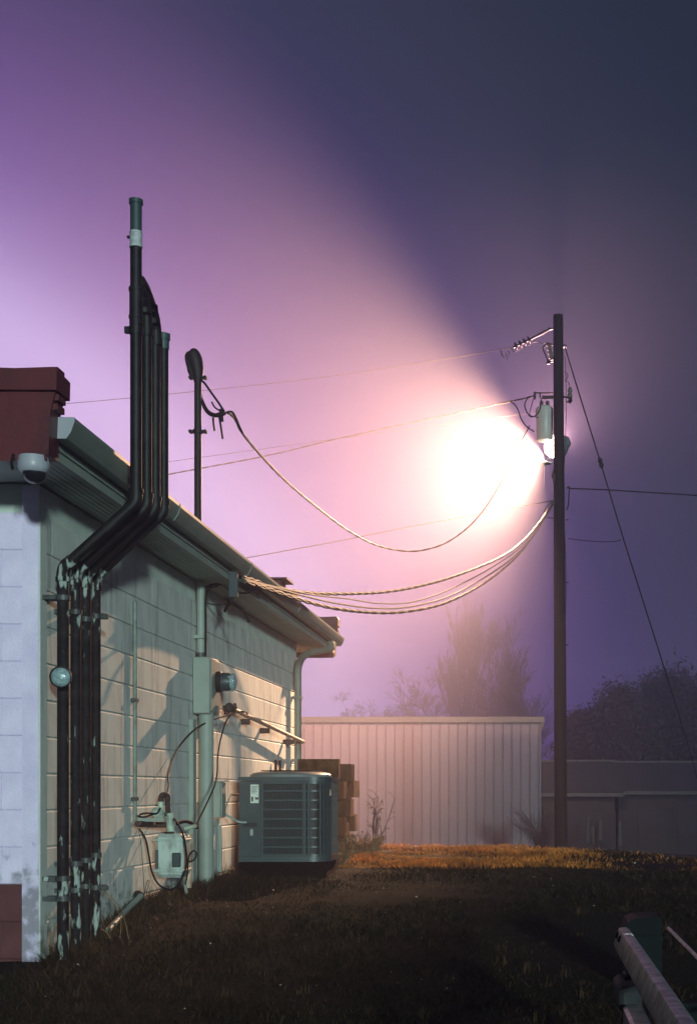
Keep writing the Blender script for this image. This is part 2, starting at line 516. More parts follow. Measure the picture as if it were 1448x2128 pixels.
# soffit of narrow boards
EY0, EY1 = 6.83, 16.77
GXo, GXi = -2.27, -2.385
sof = MB()
nb = 7
for i in range(nb):
    a = WX + .004 + (GXi - .022 - WX - .006) * i / nb
    c2 = WX + .004 + (GXi - .022 - WX - .006) * (i + 1) / nb
    sof = MB().box((a + .0025, EY0 + .05, SOF), (c2 - .0025, EY1 - .05, SOF + .012))
    so = obj('soffit_board', sof, M['soffit'], bld, False)
obj('soffit_backing', MB().box((-7, EY0 + .05, SOF + .014), (GXi - .02, EY1 - .05, SOF + .03)), M['soffit'], bld, False)
obj('front_soffit', MB().box((-7, EY0 + .05, SOF), (WX + .002, YF - .02, SOF + .012)), M['soffit'], bld, False)
obj('rear_soffit', MB().box((-7, YB + .01, SOF), (WX + .002, EY1 - .05, SOF + .012)), M['soffit'], bld, False)
obj('fascia', MB().box((GXi - .02, EY0 + .02, SOF - .008), (GXi, EY1 - .02, Z(1.86))).box((GXi, EY0 + .03, SOF + .04), (GXi + .012, EY1 - .03, SOF + .05)), M['trim'], bld, False)
obj('roof', MB().prism_y([(GXi - .0, Z(1.865)), (GXo - .04, Z(1.862)), (GXo - .04, Z(1.872)), (-4.8, Z(2.0)), (-7, Z(1.95)), (-7, Z(1.87))], EY0 + .06, EY1 - .06), M['roof'], bld, False)
# gutter, K profile, open on top
gp = [(GXi + .014, Z(1.855)), (GXi + .014, Z(1.752)), (GXi + .075, Z(1.752)), (GXo - .018, Z(1.785)), (GXo - .006, Z(1.82)), (GXo, Z(1.835)), (GXo, Z(1.855)),
      (GXo - .012, Z(1.855)), (GXo - .012, Z(1.838)), (GXo - .022, Z(1.795)), (GXi + .072, Z(1.758)), (GXi + .020, Z(1.758)), (GXi + .020, Z(1.855))]
gut = obj('gutter', MB().prism_y(gp, EY0 + .004, EY1 - .004), M['gutter'], bld, True, 20)
cp = [(GXi + .012, Z(1.857)), (GXi + .012, Z(1.750)), (GXi + .075, Z(1.750)), (GXo - .016, Z(1.784)), (GXo - .004, Z(1.82)), (GXo + .002, Z(1.835)), (GXo + .002, Z(1.857))]
obj('end_cap', MB().prism_y(cp, EY0, EY0 + .004), M['white_plastic'], gut, False)
obj('end_cap', MB().prism_y(cp, EY1 - .004, EY1), M['gutter'], gut, False)
for yj in (8.9, 11.2, 13.6):
    obj('seam_strap', MB().prism_y([(x_ + .002 if i < 7 else x_, z_ - .002) for i, (x_, z_) in enumerate(cp)], yj, yj + .03), M['gutter'], gut, False)
for yj in np.arange(7.3, 16.6, .62):
    obj('hanger', MB().box((GXi + .001, yj, Z(1.838)), (GXo - .001, yj + .02, Z(1.841))), M['galv'], gut, False)
# downspout at the back corner
dp = spline([V(686, 1332, 16.15), V(686, 1347, 16.1), V(662, 1353, 15.95), V(633, 1362, 15.75), V(620, 1385, 15.42), V(619, 1420, 15.4)], 6)
ds = obj('downspout', MB().tube(dp + [V(619, 1500, 15.4), V(619, 1600, 15.4), V(619, 1765, 15.4)], .042, 12), M['downspout'], bld)
for py in (1450, 1580):
    q = V(619, py, 15.4)
    obj('strap', MB().box((WX + .003, q.y - .05, q.z - .015), (q.x + .047, q.y + .05, q.z + .015)), M['downspout'], ds, False)
obj('outlet', MB().box(V(677, 1318, 16.2), V(698, 1350, 16.32)), M['downspout'], ds, False)
# dark red roof edges, front and back
def red_band(name, y0, y1, xr, ztop):
    mb = MB()
    mb.prism_y([(-7, SOF - .03), (xr - .045, SOF - .03), (xr - .035, Z(1.86)), (xr - .012, ztop - .11), (-7, ztop - .11)], y0, y1)
    o = obj(name, mb, M['red'], bld, False)
    x = xr
    k = 0
    while x > -6.9:
        obj('cap_tile', MB().prism_y([(x - .43, ztop - .11), (x + .004, ztop - .112), (x + .006, ztop - .02), (x - .012, ztop), (x - .2, ztop - .006), (x - .43, ztop + .002)], y0 - .03, y1 + .03), M['red'], o, False)
        x -= .445; k += 1
    for i in range(5):
        zz = SOF + .2 + i * .045
        obj('edge_tooth', MB().box((xr - .04, y0 + .02, zz), (xr - .006 + .006 * (i % 2), y1 - .02, zz + .03)), M['red'], o, False)
    obj('drip_edge', MB().box((-7, y0 - .012, SOF - .06), (xr - .05, y0 - .002, SOF - .005)), M['red'], o, False)
    return o
red_band('front_roof_edge', 6.72, 6.86, -2.315, Z(2.065))
red_band('rear_roof_edge', 16.79, 16.93, -2.35, Z(2.115))

tag(obj('roof_cap', MB().box(V(548, 1204, 13.6), V(594, 1250, 13.9)).box(V(590, 1226, 13.6), V(620, 1270, 13.95)).box(V(596, 1203, 13.55), V(540, 1212, 13.95)), M['red'], None, False),
    'small stepped dark red cap on the roof, showing halfway along the gutter', 'roof cap')

# ------------------------------------------------------------------ dome camera under the front eave
dc = thing('security_camera', V(70, 952, 6.72), 'white dome security camera hanging under the front eave', 'security camera')
c0 = V(70, 951, 6.74); c0.z = SOF - .062
obj('base', MB().lathe([(.070, .03), (.075, -.004), (.075, -.026), (.068, -.042), (.060, -.050)], c0, n=28), M['white_plastic'], dc)
obj('dome', MB().lathe([(.056, -.046), (.055, -.064), (.046, -.084), (.028, -.098), (.008, -.104)], c0 + Vector((.006, 0, 0)), n=24), M['dome'], dc)
obj('bracket', MB().tube([c0 + Vector((-.06, -.1, .02)), c0 + Vector((-.075, -.085, -.02)), c0 + Vector((-.08, -.06, -.045))], .008, 8), M['dark_iron'], dc)

# ------------------------------------------------------------------ the four dark conduits at the corner
XL, XU = -2.56, -2.16
PG = 'dark conduits climbing the corner of the white building'
conds = [  # depth, radius, lower elbow z, upper elbow z, label
    (7.52, .0315, 1.215, 1.575, 'tallest black conduit, nearest the corner, with teal cap and white tape on top'),
    (7.73, .0290, 1.225, 1.595, 'second black conduit from the corner, bending into the tall one at its top'),
    (7.905, .0295, 1.235, 1.615, 'third black conduit from the corner, ending in a rounded elbow'),
    (8.09, .0275, 1.250, 1.635, 'short black conduit farthest from the corner, with a teal cap')]
pipes = []
for i, (d, r, ze, zu, lab) in enumerate(conds):
    base = Vector((XL, d, gz(XL, d)))
    th = thing('conduit_pipe', base, lab, 'pipe', PG)
    pipes.append(th)
    obj('lower_shaft', MB().tube([base + Vector((0, 0, -.1)), Vector((XL, d, Z(.4))), Vector((XL, d, Z(ze - .04)))], r, 16), M['pipe'], th)
    lo, up = Vector((XL, d, Z(ze))), Vector((XU, d, Z(zu)))
    dirv = (up - lo).normalized()
    zz = Vector((0, 0, 1))
    def elbow(c, a, b_, rr, L=.06):
        p = [c - a * L * 1.0, c - a * L * .55, c - a * L * .2 + b_ * L * .12, c + b_ * L * .35 - a * L * .0, c + b_ * L * .75, c + b_ * L * 1.15]
        return MB().tube(spline(p, 3), rr, 16)
    el = obj('elbow', elbow(lo, zz, dirv, r * 1.13), M['pipe'], th)
    obj('socket_ring', MB().tube([lo - zz * .075, lo - zz * .05], r * 1.28, 16), M['pipe'], el)
    obj('offset_shaft', MB().tube([lo + dirv * .05, up - dirv * .05], r, 16), M['pipe_up'], th)
    e2 = obj('elbow', elbow(up, dirv, zz, r * 1.13), M['pipe_up'], th)
    obj('socket_ring', MB().tube([up + zz * .05, up + zz * .075], r * 1.28, 16), M['pipe_up'], e2)
    top = {0: 2.97, 1: 2.66, 2: 2.60, 3: 2.62}[i]
    obj('upper_shaft', MB().tube([up + zz * .06, Vector((XU, d, Z(top)))], r, 16), M['pipe_up'], th)
    # straps
    zs = {0: [1.05, .0 - .49, -.60], 1: [1.0, -.42, -.57], 2: [.98, -.41, -.56], 3: [1.02, -.39, -.58]}[i]
    for k, zr in enumerate(zs):
        mb = MB().tube([Vector((XL, d, Z(zr) - .014)), Vector((XL, d, Z(zr) + .014))], r * 1.22, 16)
        mb.box((WX + .003, d - r * 1.6, Z(zr) - .012), (XL - r * .8, d - r * .9, Z(zr) + .012))
        mb.box((WX + .003, d + r * .9, Z(zr) - .012), (XL - r * .8, d + r * 1.6, Z(zr) + .012))
        st = obj('pipe_strap', mb, M['clamp'], th)
        if k != 1:
            s_ = -1 if i == 0 else 1
            if i in (0, 3):
                obj('strap_bolt', MB().box((XL + s_ * r, d - .012, Z(zr) - .016), (XL + s_ * (r + .045), d + .012, Z(zr) + .016), bev=.004), M['clamp'], st)
d, r = conds[0][0], conds[0][1]
P = lambda z: Vector((XU, d, Z(z)))
t0 = pipes[0]
obj('tape_band', MB().tube([P(2.985), P(3.06)], r * 1.06, 16).tube([P(3.052), P(3.062)], r * 1.14, 16).tube([P(2.975), P(2.99)], r * 1.14, 16), M['tape'], t0)
obj('tape_knob', MB().tube([P(3.03) + Vector((-r, -.01, 0)), P(3.03) + Vector((-r - .014, -.01, 0))], .009, 8), M['dark_iron'], t0)
obj('cap_tube', MB().tube([P(3.06), P(3.225)], r * 1.0, 16).tube([P(3.215), P(3.238)], r * 1.22, 18), M['teal_pvc'], t0)
obj('coupling', MB().tube([P(2.55), P(2.74)], r * 1.13, 16).tube([P(2.735), P(2.755)], r * 1.26, 16).tube([P(2.585), P(2.60)], r * 1.26, 16), M['pipe_up'], t0)
obj('coupling', MB().tube([P(2.50), P(2.54)], r * 1.22, 16).box(P(2.505) + Vector((-r - .03, -.012, 0)), P(2.54) + Vector((-r + .004, .012, 0))), M['pipe_up'], t0)
# wye from pipes 2 and 3 into the tall one
d2, r2 = conds[1][0], conds[1][1]
Q2 = lambda z, f=0: Vector((XU, d2 + (d - d2) * f, Z(z)))
obj('wye_branch', MB().tube(spline([Q2(2.60), Q2(2.68, .05), Q2(2.74, .3), Q2(2.78, .7), Q2(2.80, 1)], 5), r2 * 1.08, 16), M['pipe_up'], pipes[1])
obj('socket_ring', MB().tube([Q2(2.56), Q2(2.60)], r2 * 1.25, 16), M['pipe_up'], pipes[1])
d3, r3 = conds[2][0], conds[2][1]
Q3 = lambda z, f=0: Vector((XU + .004, d3 + (d - d3) * f, Z(z)))
obj('return_bend', MB().tube(spline([Q3(2.58), Q3(2.66, .02), Q3(2.72, .15), Q3(2.765, .38), Q3(2.80, .62), Q3(2.815, .85)], 5), r3 * 1.12, 16), M['pipe_up'], pipes[2])
obj('socket_ring', MB().tube([Q3(2.56), Q3(2.60)], r3 * 1.27, 16), M['pipe_up'], pipes[2])
for f in (.34, .66):
    a_, b_ = Q2(2.60 + .2 * f + .01, f * .55), Q2(2.625 + .2 * f + .01, f * .62)
    obj('band_ring', MB().tube([a_, b_], r2 * 1.25, 16), M['pipe_up'], pipes[1])
    a_, b_ = Q3(2.62 + .17 * f, f * .36), Q3(2.645 + .17 * f, f * .42)
    obj('band_ring', MB().tube([a_, b_], r3 * 1.3, 16), M['pipe_up'], pipes[2])
d4, r4 = conds[3][0], conds[3][1]
Q4 = lambda z, dx=0: Vector((XU + dx, d4, Z(z)))
obj('cap', MB().tube([Q4(2.60), Q4(2.665)], r4 * 1.15, 16).tube([Q4(2.655), Q4(2.69)], r4 * 1.38, 18).box(Q4(2.685, -.012) + Vector((0, -.012, 0)), Q4(2.70, .012) + Vector((0, .012, 0))), M['teal_pvc'], pipes[3])

# thin pale conduit between the first two pipes
b0 = Vector((-2.60, 7.63, gz(-2.6, 7.63)))
tc_ = thing('thin_conduit', b0, 'thin pale conduit running up between the first two black pipes', 'conduit')
obj('tube', MB().tube([b0 + Vector((0, 0, -.05)), Vector((-2.60, 7.63, Z(1.16)))], .0065, 8), M['trim'], tc_)
obj('end_fitting', MB().tube([Vector((-2.60, 7.63, Z(1.15))), Vector((-2.60, 7.63, Z(1.19)))], .010, 8), M['trim'], tc_)

# round lamp with glass face
rl = thing('round_lamp', V(127, 1408, 7.40), 'round unlit lamp with clear glass face and dark rim on the corner pipe', 'lamp')
cc = V(127, 1407, 7.38)
ax = Vector((.12, -1, -.03)).normalized()
obj('rim', MB().lathe([(.040, -.06), (.054, -.03), (.0585, 0), (.0585, .012), (.053, .014), (.052, .004), (.02, .002)], cc, ax, 28), M['dark_iron'], rl)
obj('lens', MB().lathe([(.0515, .004), (.047, .012), (.036, .019), (.02, .0235), (.004, .025)], cc, ax, 28), M['glass'], rl)
obj('stem', MB().tube([cc + Vector((0, .05, 0)), Vector((XL, 7.5, cc.z))], .012, 8), M['dark_iron'], rl)

# ------------------------------------------------------------------ fittings on the side wall
wc = thing('wall_conduit', Vx(281, 1690, WX + .02), 'thin grey conduit standing on the side wall left of the gas meter', 'conduit')
a_, b_ = Vx(281, 1250, WX + .02), Vx(281, 1705, WX + .02); b_.y = a_.y; b_.x = a_.x
obj('tube', MB().tube([b_, a_], .0135, 10), M['grey_conduit'], wc)
for py in (1455, 1660):
    q = Vx(281, py, WX + .02)
    obj('saddle', MB().box((WX + .003, a_.y - .035, q.z - .012), (a_.x + .016, a_.y + .035, q.z + .012)), M['clamp'], wc, False)

# service trough: conduit, panel box and thick riser
sv = thing('service_riser', Vector((-2.58, 10.95, gz(-2.58, 10.95))), 'pale painted service riser with a panel box, standing against the side wall', 'electric riser')
obj('upper_conduit', MB().tube([Vector((-2.625, 10.94, Z(1.03))), Vector((-2.625, 10.94, SOF - .01))], .033, 14), M['trim'], sv)
obj('lower_pipe', MB().tube([Vector((-2.585, 10.95, gz(-2.58, 10.95) - .1)), Vector((-2.585, 10.95, Z(.64)))], .060, 18), M['trim'], sv)
bx = MB().box((WX + .003, 10.84, Z(.60)), (-2.53, 11.18, Z(1.05)), bev=.008)
pn = obj('panel_box', bx, M['trim'], sv)
obj('panel_cover', MB().box((-2.529, 10.86, Z(.62)), (-2.520, 11.16, Z(1.03)), bev=.003), M['trim'], pn)
obj('hasp', MB().box((-2.52, 10.98, Z(.60)), (-2.50, 11.03, Z(.67))), M['clamp'], pn, False)
obj('hub', MB().tube([Vector((-2.625, 10.94, Z(1.03))), Vector((-2.625, 10.94, Z(1.09)))], .041, 14), M['clamp'], sv)
obj('strap', MB().box((WX + .003, 10.88, Z(1.20)), (-2.588, 11.0, Z(1.225))), M['trim'], sv, False)
obj('cover_strip', MB().box((WX + .003, 10.70, gz(-2.6, 10.7) - .1), (WX + .045, 10.80, Z(.55)), bev=.006), M['trim'], sv)
tag(obj('riser_cable', MB().tube(spline([Vector((-2.585, 10.93, Z(1.03))), Vector((-2.583, 10.93, Z(1.3))), Vector((-2.584, 10.93, Z(1.5))), Vector((-2.56, 10.92, Z(1.60))), Vector((-2.48, 10.9, Z(1.62)))], 5), .009, 8), M['rubber']),
    'black cable running up the right edge of the pale upper conduit', 'cable')
em = thing('electric_meter', Vector((-2.5, 11.02, Z(.75))), 'grey round electric meter sticking out from the panel box', 'electric meter')
c1 = Vector((-2.518, 11.04, Z(.865)))
obj('socket', MB().lathe([(.085, 0), (.085, .035), (.078, .04)], c1, (1, 0, 0), 24), M['dark_iron'], em)
obj('meter_body', MB().lathe([(.074, .04), (.074, .095), (.066, .112)], c1, (1, 0, 0), 24), M['ac'], em)
obj('meter_glass', MB().lathe([(.066, .112), (.070, .118), (.066, .145), (.045, .152)], c1, (1, 0, 0), 24), M['glass'], em)
for a in range(3):
    obj('seal_lug', MB().box(c1 + Vector((.10, .07 * math.cos(a * 2.1 + 2.6) - .008, .07 * math.sin(a * 2.1 + 2.6) - .008)), c1 + Vector((.135, .07 * math.cos(a * 2.1 + 2.6) + .008, .07 * math.sin(a * 2.1 + 2.6) + .008))), M['galv'], em, False)
jb = thing('junction_box', Vector((-2.6, 11.35, Z(.62))), 'small grey box on the wall just under the electric meter', 'box')
obj('body', MB().box(Vx(447, 1440, -2.62), Vx(456, 1470, -2.58), bev=.004), M['ac'], jb)
obj('knockout', MB().tube([Vx(451, 1470, -2.6), Vx(451, 1476, -2.6)], .012, 8), M['dark_iron'], jb)

# rusty pipe along the wall
rp_ = thing('wall_pipe', Vx(478, 1472, -2.60), 'long rust-stained pipe sloping along the far half of the side wall', 'pipe')
A, B = Vx(480, 1472, -2.60), Vx(628, 1541, -2.545)
rr = obj('tube', MB().tube([A, A.lerp(B, .5), B], .0205, 12), M['rail_pipe'], rp_)
obj('end_cap', MB().tube([B, B + (B - A).normalized() * .04], .026, 12), M['rail_pipe'], rp_)
for f in (.22, .48, .86):
    q = A.lerp(B, f)
    obj('bracket', MB().box((WX + .003, q.y - .015, q.z - .07), (q.x, q.y + .015, q.z - .018)), M['rust'], rp_, False)
obj('union', MB().tube([A - (B - A).normalized() * .05, A + (B - A).normalized() * .06], .034, 10), M['rust'], rp_)
vb = thing('valve', Vx(477, 1470, -2.56), 'rusty valve with a dark round wheel at the near end of the sloping pipe', 'valve')
q = Vx(477, 1470, -2.55)
obj('wheel', MB().lathe([(.035, 0), (.04, .008), (.035, .016), (.01, .02)], q, (.5, -1, .1), 16), M['dark_iron'], vb)
obj('body', MB().tube([q + Vector((-.06, .02, -.01)), q + Vector((.05, .05, .015))], .028, 10).tube([q + Vector((-.03, .03, -.06)), q + Vector((-.03, .03, .01))], .022, 10), M['rust'], vb)

# two thin pipe stubs rising behind the air conditioner
for i, px in enumerate((573, 582)):
    tag(obj('pipe_stub', MB().tube([Vx(px, 1640, -2.64), Vx(px, 1579 + i, -2.64)], .013, 8), M['rubber']),
        ('left' if i == 0 else 'right') + ' one of two short black pipe stubs above the air conditioner', 'pipe stub', 'short black pipe stubs on the wall')

# ------------------------------------------------------------------ gas meter
gmz = gz(-2.5, 9.5)
gt_ = thing('gas_meter', Vector((-2.49, 9.57, gmz)), 'pale peeling gas meter with rusty pipework on the side wall', 'gas meter')
bd = MB().box((-2.592, 9.47, Z(-.615)), (-2.395, 9.68, Z(-.31)), bev=.025)
bdy = obj('meter_body', bd, M['gas'], gt_, True, 30)
obj('body_band', MB().box((-2.60, 9.462, Z(-.575)), (-2.388, 9.688, Z(-.555)), bev=.004).box((-2.60, 9.462, Z(-.36)), (-2.388, 9.688, Z(-.345)), bev=.004), M['gas'], bdy, True, 30)
obj('name_plate', MB().box((-2.588, 9.462, Z(-.55)), (-2.565, 9.469, Z(-.42))), M['ink'], bdy, False)
obj('index_box', MB().box((-2.47, 9.455, Z(-.54)), (-2.41, 9.475, Z(-.44)), bev=.006), M['ac'], bdy)
T = lambda pts, r, m_, nm, par=gt_: obj(nm, MB().tube(pts, r, 12), m_, par)
T([Vx(286, 1712, -2.60), V(320, 1714, 9.5), V(352, 1714, 9.55)], .021, M['rust'], 'inlet_pipe')
T([V(352, 1733, 9.55), V(350, 1700, 9.55), V(348, 1662, 9.55)], .018, M['rust'], 'riser_pipe')
T(spline([V(348, 1664, 9.55), V(348, 1655, 9.55), V(341, 1652, 9.53), V(336, 1655, 9.52), V(335, 1668, 9.52)], 4), .020, M['rust'], 'return_elbow')
T([V(335, 1666, 9.52), V(334, 1692, 9.52)], .022, M['brass'], 'regulator_neck')
obj('regulator', MB().lathe([(.018, -.03), (.042, -.02), (.05, 0), (.042, .02), (.018, .03)], V(330, 1690, 9.5), (.5, -.6, .4), 18), M['brass'], gt_)
T([V(352, 1690, 9.54), V(356, 1728, 9.54)], .030, M['brass'], 'union_nut')
T([V(343, 1735, 9.53), V(361, 1735, 9.53)], .022, M['rust'], 'tee')
T([V(340, 1690, 9.5), V(346, 1695, 9.5)], .006, M['rubber'], 'valve_lever')
T([V(393, 1732, 9.75), V(393, 1795, 9.75), V(391, 1845, 9.75)], .026, M['rail_pipe'], 'outlet_pipe')
T([V(384, 1722, 9.75), V(408, 1716, 9.75)], .015, M['brass'], 'outlet_arm')
obj('shelf_bracket', MB().box(V(283, 1700, 9.25), V(345, 1707, 9.30)), M['trim'], gt_, False)
T([V(383, 1830, 9.7), V(388, 1856, 9.65)], .011, M['trim'], 'support_leg')

# hoses and cables, each its own
def cable(pts, d0, d1, r, m_, label, name='cable', cat='cable', n=8, grp=None):
    return tag(obj(name, MB().tube(path_px(pts, d0, d1, n), r, 7), m_), label, cat, grp)
cable([(515, 1484), (505, 1478), (480, 1485), (440, 1497), (405, 1516), (375, 1548), (357, 1582), (350, 1612), (351, 1632), (347, 1648), (341, 1656)], 11.6, 9.5, .0062, M['rubber'],
      'black cable looping from the rusty valve down to the gas meter elbow')
cable([(512, 1480), (490, 1480), (472, 1495), (459, 1535), (453, 1570), (452, 1600), (447, 1630), (432, 1665), (415, 1700), (407, 1718)], 11.6, 9.9, .0062, M['rubber'],
      'black cable dropping from the rusty valve in front of the pale riser')
cable([(334, 1678), (326, 1690), (300, 1690), (282, 1697), (262, 1701), (242, 1697), (231, 1687), (233, 1680), (246, 1679), (264, 1684), (282, 1694), (300, 1698), (318, 1692)], 9.4, 9.3, .0062, M['rubber'],
      'coiled black hose sticking out to the left of the gas meter')
cable([(290, 1722), (303, 1745), (310, 1780), (316, 1812), (330, 1838), (352, 1849), (370, 1840), (383, 1815), (388, 1790), (386, 1760), (381, 1735), (372, 1715), (362, 1700)], 9.35, 9.42, .0068, M['rubber'],
      'big black hose loop hanging across the front of the gas meter')
cable([(388, 1790), (398, 1790), (407, 1782), (408, 1771), (402, 1768), (395, 1776), (391, 1790), (390, 1815), (385, 1838)], 9.42, 9.5, .0055, M['rubber'],
      'small black hose ring at the right edge of the gas meter')
cable([(368, 1712), (380, 1708), (392, 1708), (404, 1714), (410, 1720)], 9.6, 9.9, .013, M['rubber'], 'thick black hose bridging from gas meter to the pale riser')
cable([(287, 1720), (293, 1750), (297, 1800), (300, 1850), (301, 1880), (306, 1850), (311, 1832), (306, 1832), (300, 1862)], 9.2, 9.15, .0022, M['rust'], 'thin brown wire hanging down the wall left of the gas meter', 'thin_wire', 'wire')

# white drain pipe lying at the foot of the wall
dpn = thing('drain_pipe', Vector((-2.5, 8.7, gz(-2.5, 8.7))), 'short white drain pipe slanting from the foot of the wall', 'pipe')
obj('tube', MB().tube([Vx(293, 1862, -2.58), V(262, 1893, 8.75), V(226, 1933, 8.25)], .0195, 12), M['trim'], dpn)
obj('elbow', MB().tube(spline([Vx(284, 1858, -2.665), Vx(288, 1858, -2.62), Vx(293, 1862, -2.58)], 4), .024, 10), M['rust'], dpn)

# ------------------------------------------------------------------ air conditioner
AX0, AX1, AY0, AY1 = -2.50, -1.735, 11.8, 12.56
AZ0, AZ1 = Z(-.615), Z(.085)
acu = thing('air_conditioner', Vector((-2.12, 12.18, AZ0)), 'slate grey outdoor air conditioner with louvred rounded corner beside the white wall', 'air conditioner')
def plan(off, r=.17, x0=None):
    x0 = AX0 - off if x0 is None else x0
    x1, y0, y1 = AX1 + off, AY0 - off, AY1 + off
    p = [(x0, y1), (x0, y0)]
    for k in range(9):
        a = -math.pi / 2 + math.pi / 2 * k / 8
        p.append((x1 - r + r * math.cos(a), y0 + r + r * math.sin(a)))
    for k in range(9):
        a = math.pi / 2 * k / 8
        p.append((x1 - r + r * math.cos(a), y1 - r + r * math.sin(a)))
    return p
obj('coil', MB().prism_z(plan(-.03, .15), AZ0 + .02, AZ1 - .01), M['coil'], acu)
obj('base_pan', MB().prism_z(plan(.004), AZ0 - .012, AZ0 + .035), M['ac'], acu)
lid = obj('lid', MB().prism_z(plan(.010), AZ1 - .012, AZ1 + .022), M['ac'], acu)
# shallow domed top with the fan guard
dm = MB().lathe([(.36, 0), (.355, .020), (.33, .036), (.28, .046), (.10, .05)], (-2.12, 12.18, AZ1 + .022), n=32)
obj('top_panel', dm, M['ac_lid'], acu)
fg = MB()
for rr_ in (.06, .11, .16, .21, .26):
    fg.tube([Vector((-2.12 + rr_ * math.cos(a), 12.18 + rr_ * math.sin(a), AZ1 + .078)) for a in np.linspace(0, 2 * math.pi, 25)], .004, 5)
obj('fan_guard', fg, M['dark_iron'], acu)
ap = obj('access_panel', MB().box((AX0, AY0 - .006, AZ0 + .035), (-2.318, AY0 + .03, AZ1 - .014), bev=.004), M['ac'], acu)
obj('panel_lip', MB().box((-2.33, AY0 - .014, AZ0 + .035), (-2.312, AY0 - .0065, AZ1 - .014)), M['ac'], ap, False)
obj('service_recess', MB().box((-2.47, AY0 - .009, AZ0 + .29), (-2.345, AY0 - .0065, AZ0 + .325)), M['coil'], ap, False)
obj('hole_plug', MB().box((-2.405, AY0 - .010, AZ0 + .215), (-2.38, AY0 - .0065, AZ0 + .27)), M['trim'], ap, False)
stk = obj('sticker', MB().box((-2.402, AY0 - .0085, AZ1 - .205), (-2.324, AY0 - .0065, AZ1 - .045)), M['sticker'], ap, False)
def front_bars(z, h, off, name, m_):
    p = plan(off)[1:]
    q = plan(off - .012)[1:]
    p = [(-2.312, AY0 - off)] + p[1:-1] ; q = [(-2.312, AY0 - off + .012)] + q[1:-1]
    mb = MB()
    for i in range(len(p) - 1):
        mb.add([Vector((*p[i], z)), Vector((*p[i + 1], z)), Vector((*p[i + 1], z + h)), Vector((*p[i], z + h)),
                Vector((*q[i], z)), Vector((*q[i + 1], z)), Vector((*q[i + 1], z + h)), Vector((*q[i], z + h))],
               [(0, 1, 2, 3), (3, 2, 6, 7), (4, 5, 1, 0), (5, 4, 7, 6)])
    return obj(name, mb, m_, acu)
nb_ = 8
HH = AZ1 - AZ0 - .055
for k in range(1, nb_):
    front_bars(AZ0 + .037 + HH * k / nb_ - .008, .013, .0, 'louver_bar', M['ac'])
front_bars(AZ0 + .0355, .02, .001, 'bottom_rail', M['ac'])
front_bars(AZ1 - .04, .027, .001, 'top_rail', M['ac'])
def post_at(i0, i1, off=.002):
    p = plan(off)[1:]; q = plan(off - .03)[1:]
    mb = MB()
    return p, q
for (xa, xb) in ((-2.311, -2.29), (-1.955, -1.925)):
    obj('corner_post', MB().box((xa, AY0 - .004, AZ0 + .036), (xb, AY0 + .02, AZ1 - .014)), M['ac'], acu, False)
# solid rounded corner: narrow vertical ribs
p_ = plan(.002)
for k in range(2, 11):
    if k in (3, 4): continue
    x_, y_ = p_[k]
    a = -math.pi / 2 + math.pi / 2 * (k - 2) / 8
    rot = Matrix.Rotation(a + math.pi / 2, 3, 'Z')
    obj('corner_rib', MB().box(Vector((x_ - .011, y_ - .004, AZ0 + .036)), Vector((x_ + .011, y_ + .006, AZ1 - .014)), rot), M['ac'], acu, False)
for y_ in np.arange(AY0 + .21, AY1 - .15, .07):
    obj('side_rib', MB().box((AX1 - .004, y_, AZ0 + .036), (AX1 + .003, y_ + .02, AZ1 - .014)), M['ac'], acu, False)
# fine vertical guard wires between the louvres
gw = MB()
for x_ in np.arange(-2.285, -1.96, .0115):
    gw.box((x_, AY0 + .008, AZ0 + .04), (x_ + .003, AY0 + .011, AZ1 - .03))
o = obj('guard_wires', gw, M['ac'], acu, False); o['kind'] = 'stuff'
mb = MB()
for (z_, w_) in ((.060, .06), (.071, .05), (.082, .058), (.093, .042), (.104, .055), (.116, .035)):
    mb.box((-2.395, AY0 - .0096, AZ1 - z_ - .004), (-2.395 + w_, AY0 - .0087, AZ1 - z_))
mb.box((-2.362, AY0 - .0096, AZ1 - .175), (-2.334, AY0 - .0087, AZ1 - .155))
mb.box((-2.395, AY0 - .0096, AZ1 - .19), (-2.378, AY0 - .0087, AZ1 - .15))
obj('sticker_print', mb, M['ink'], ap, False)
obj('badge', MB().box((AX1 - .012, AY0 + .11, AZ1 - .14), (AX1 + .006, AY0 + .15, AZ1 - .09)), M['rail_pipe'], acu, False)
tag(obj('equipment_pad', MB().box((AX0 - .02, AY0 + .03, gz(-2.1, 12.2) - .12), (AX1 - .02, AY1 + .02, AZ0 - .013), bev=.01), M['pad']), 'dark pad under the slate grey air conditioner', 'pad')

# disconnect box, whip and line set beside it
db = thing('disconnect_box', Vx(452, 1640, -2.6), 'pale switch box low on the wall between riser and air conditioner', 'switch box')
obj('body', MB().box((WX + .003, 11.45, Z(-.24)), (-2.585, 11.62, Z(.06)), bev=.006), M['trim'], db)
obj('cover', MB().box((-2.584, 11.46, Z(-.235)), (-2.573, 11.61, Z(.055)), bev=.003), M['trim'], db)
obj('hood', MB().box((WX + .003, 11.43, Z(.062)), (-2.55, 11.64, Z(.075))), M['trim'], db, False)
cable([(446, 1660), (450, 1672), (462, 1687), (480, 1699), (497, 1708), (512, 1709)], 11.6, 11.78, .0095, M['copper'], 'pale flexible conduit drooping from the wall to the air conditioner', 'flexible_conduit', 'conduit')
cable([(462, 1650), (480, 1651), (500, 1652)], 12.2, 12.3, .012, M['rail_pipe'], 'short copper line running level into the air conditioner', 'copper_line', 'pipe')
cable([(455, 1715), (457, 1770), (456, 1812)], 11.75, 11.75, .022, M['trim'], 'pale pipe standing at the wall behind the air conditioner', 'standing_pipe', 'pipe')

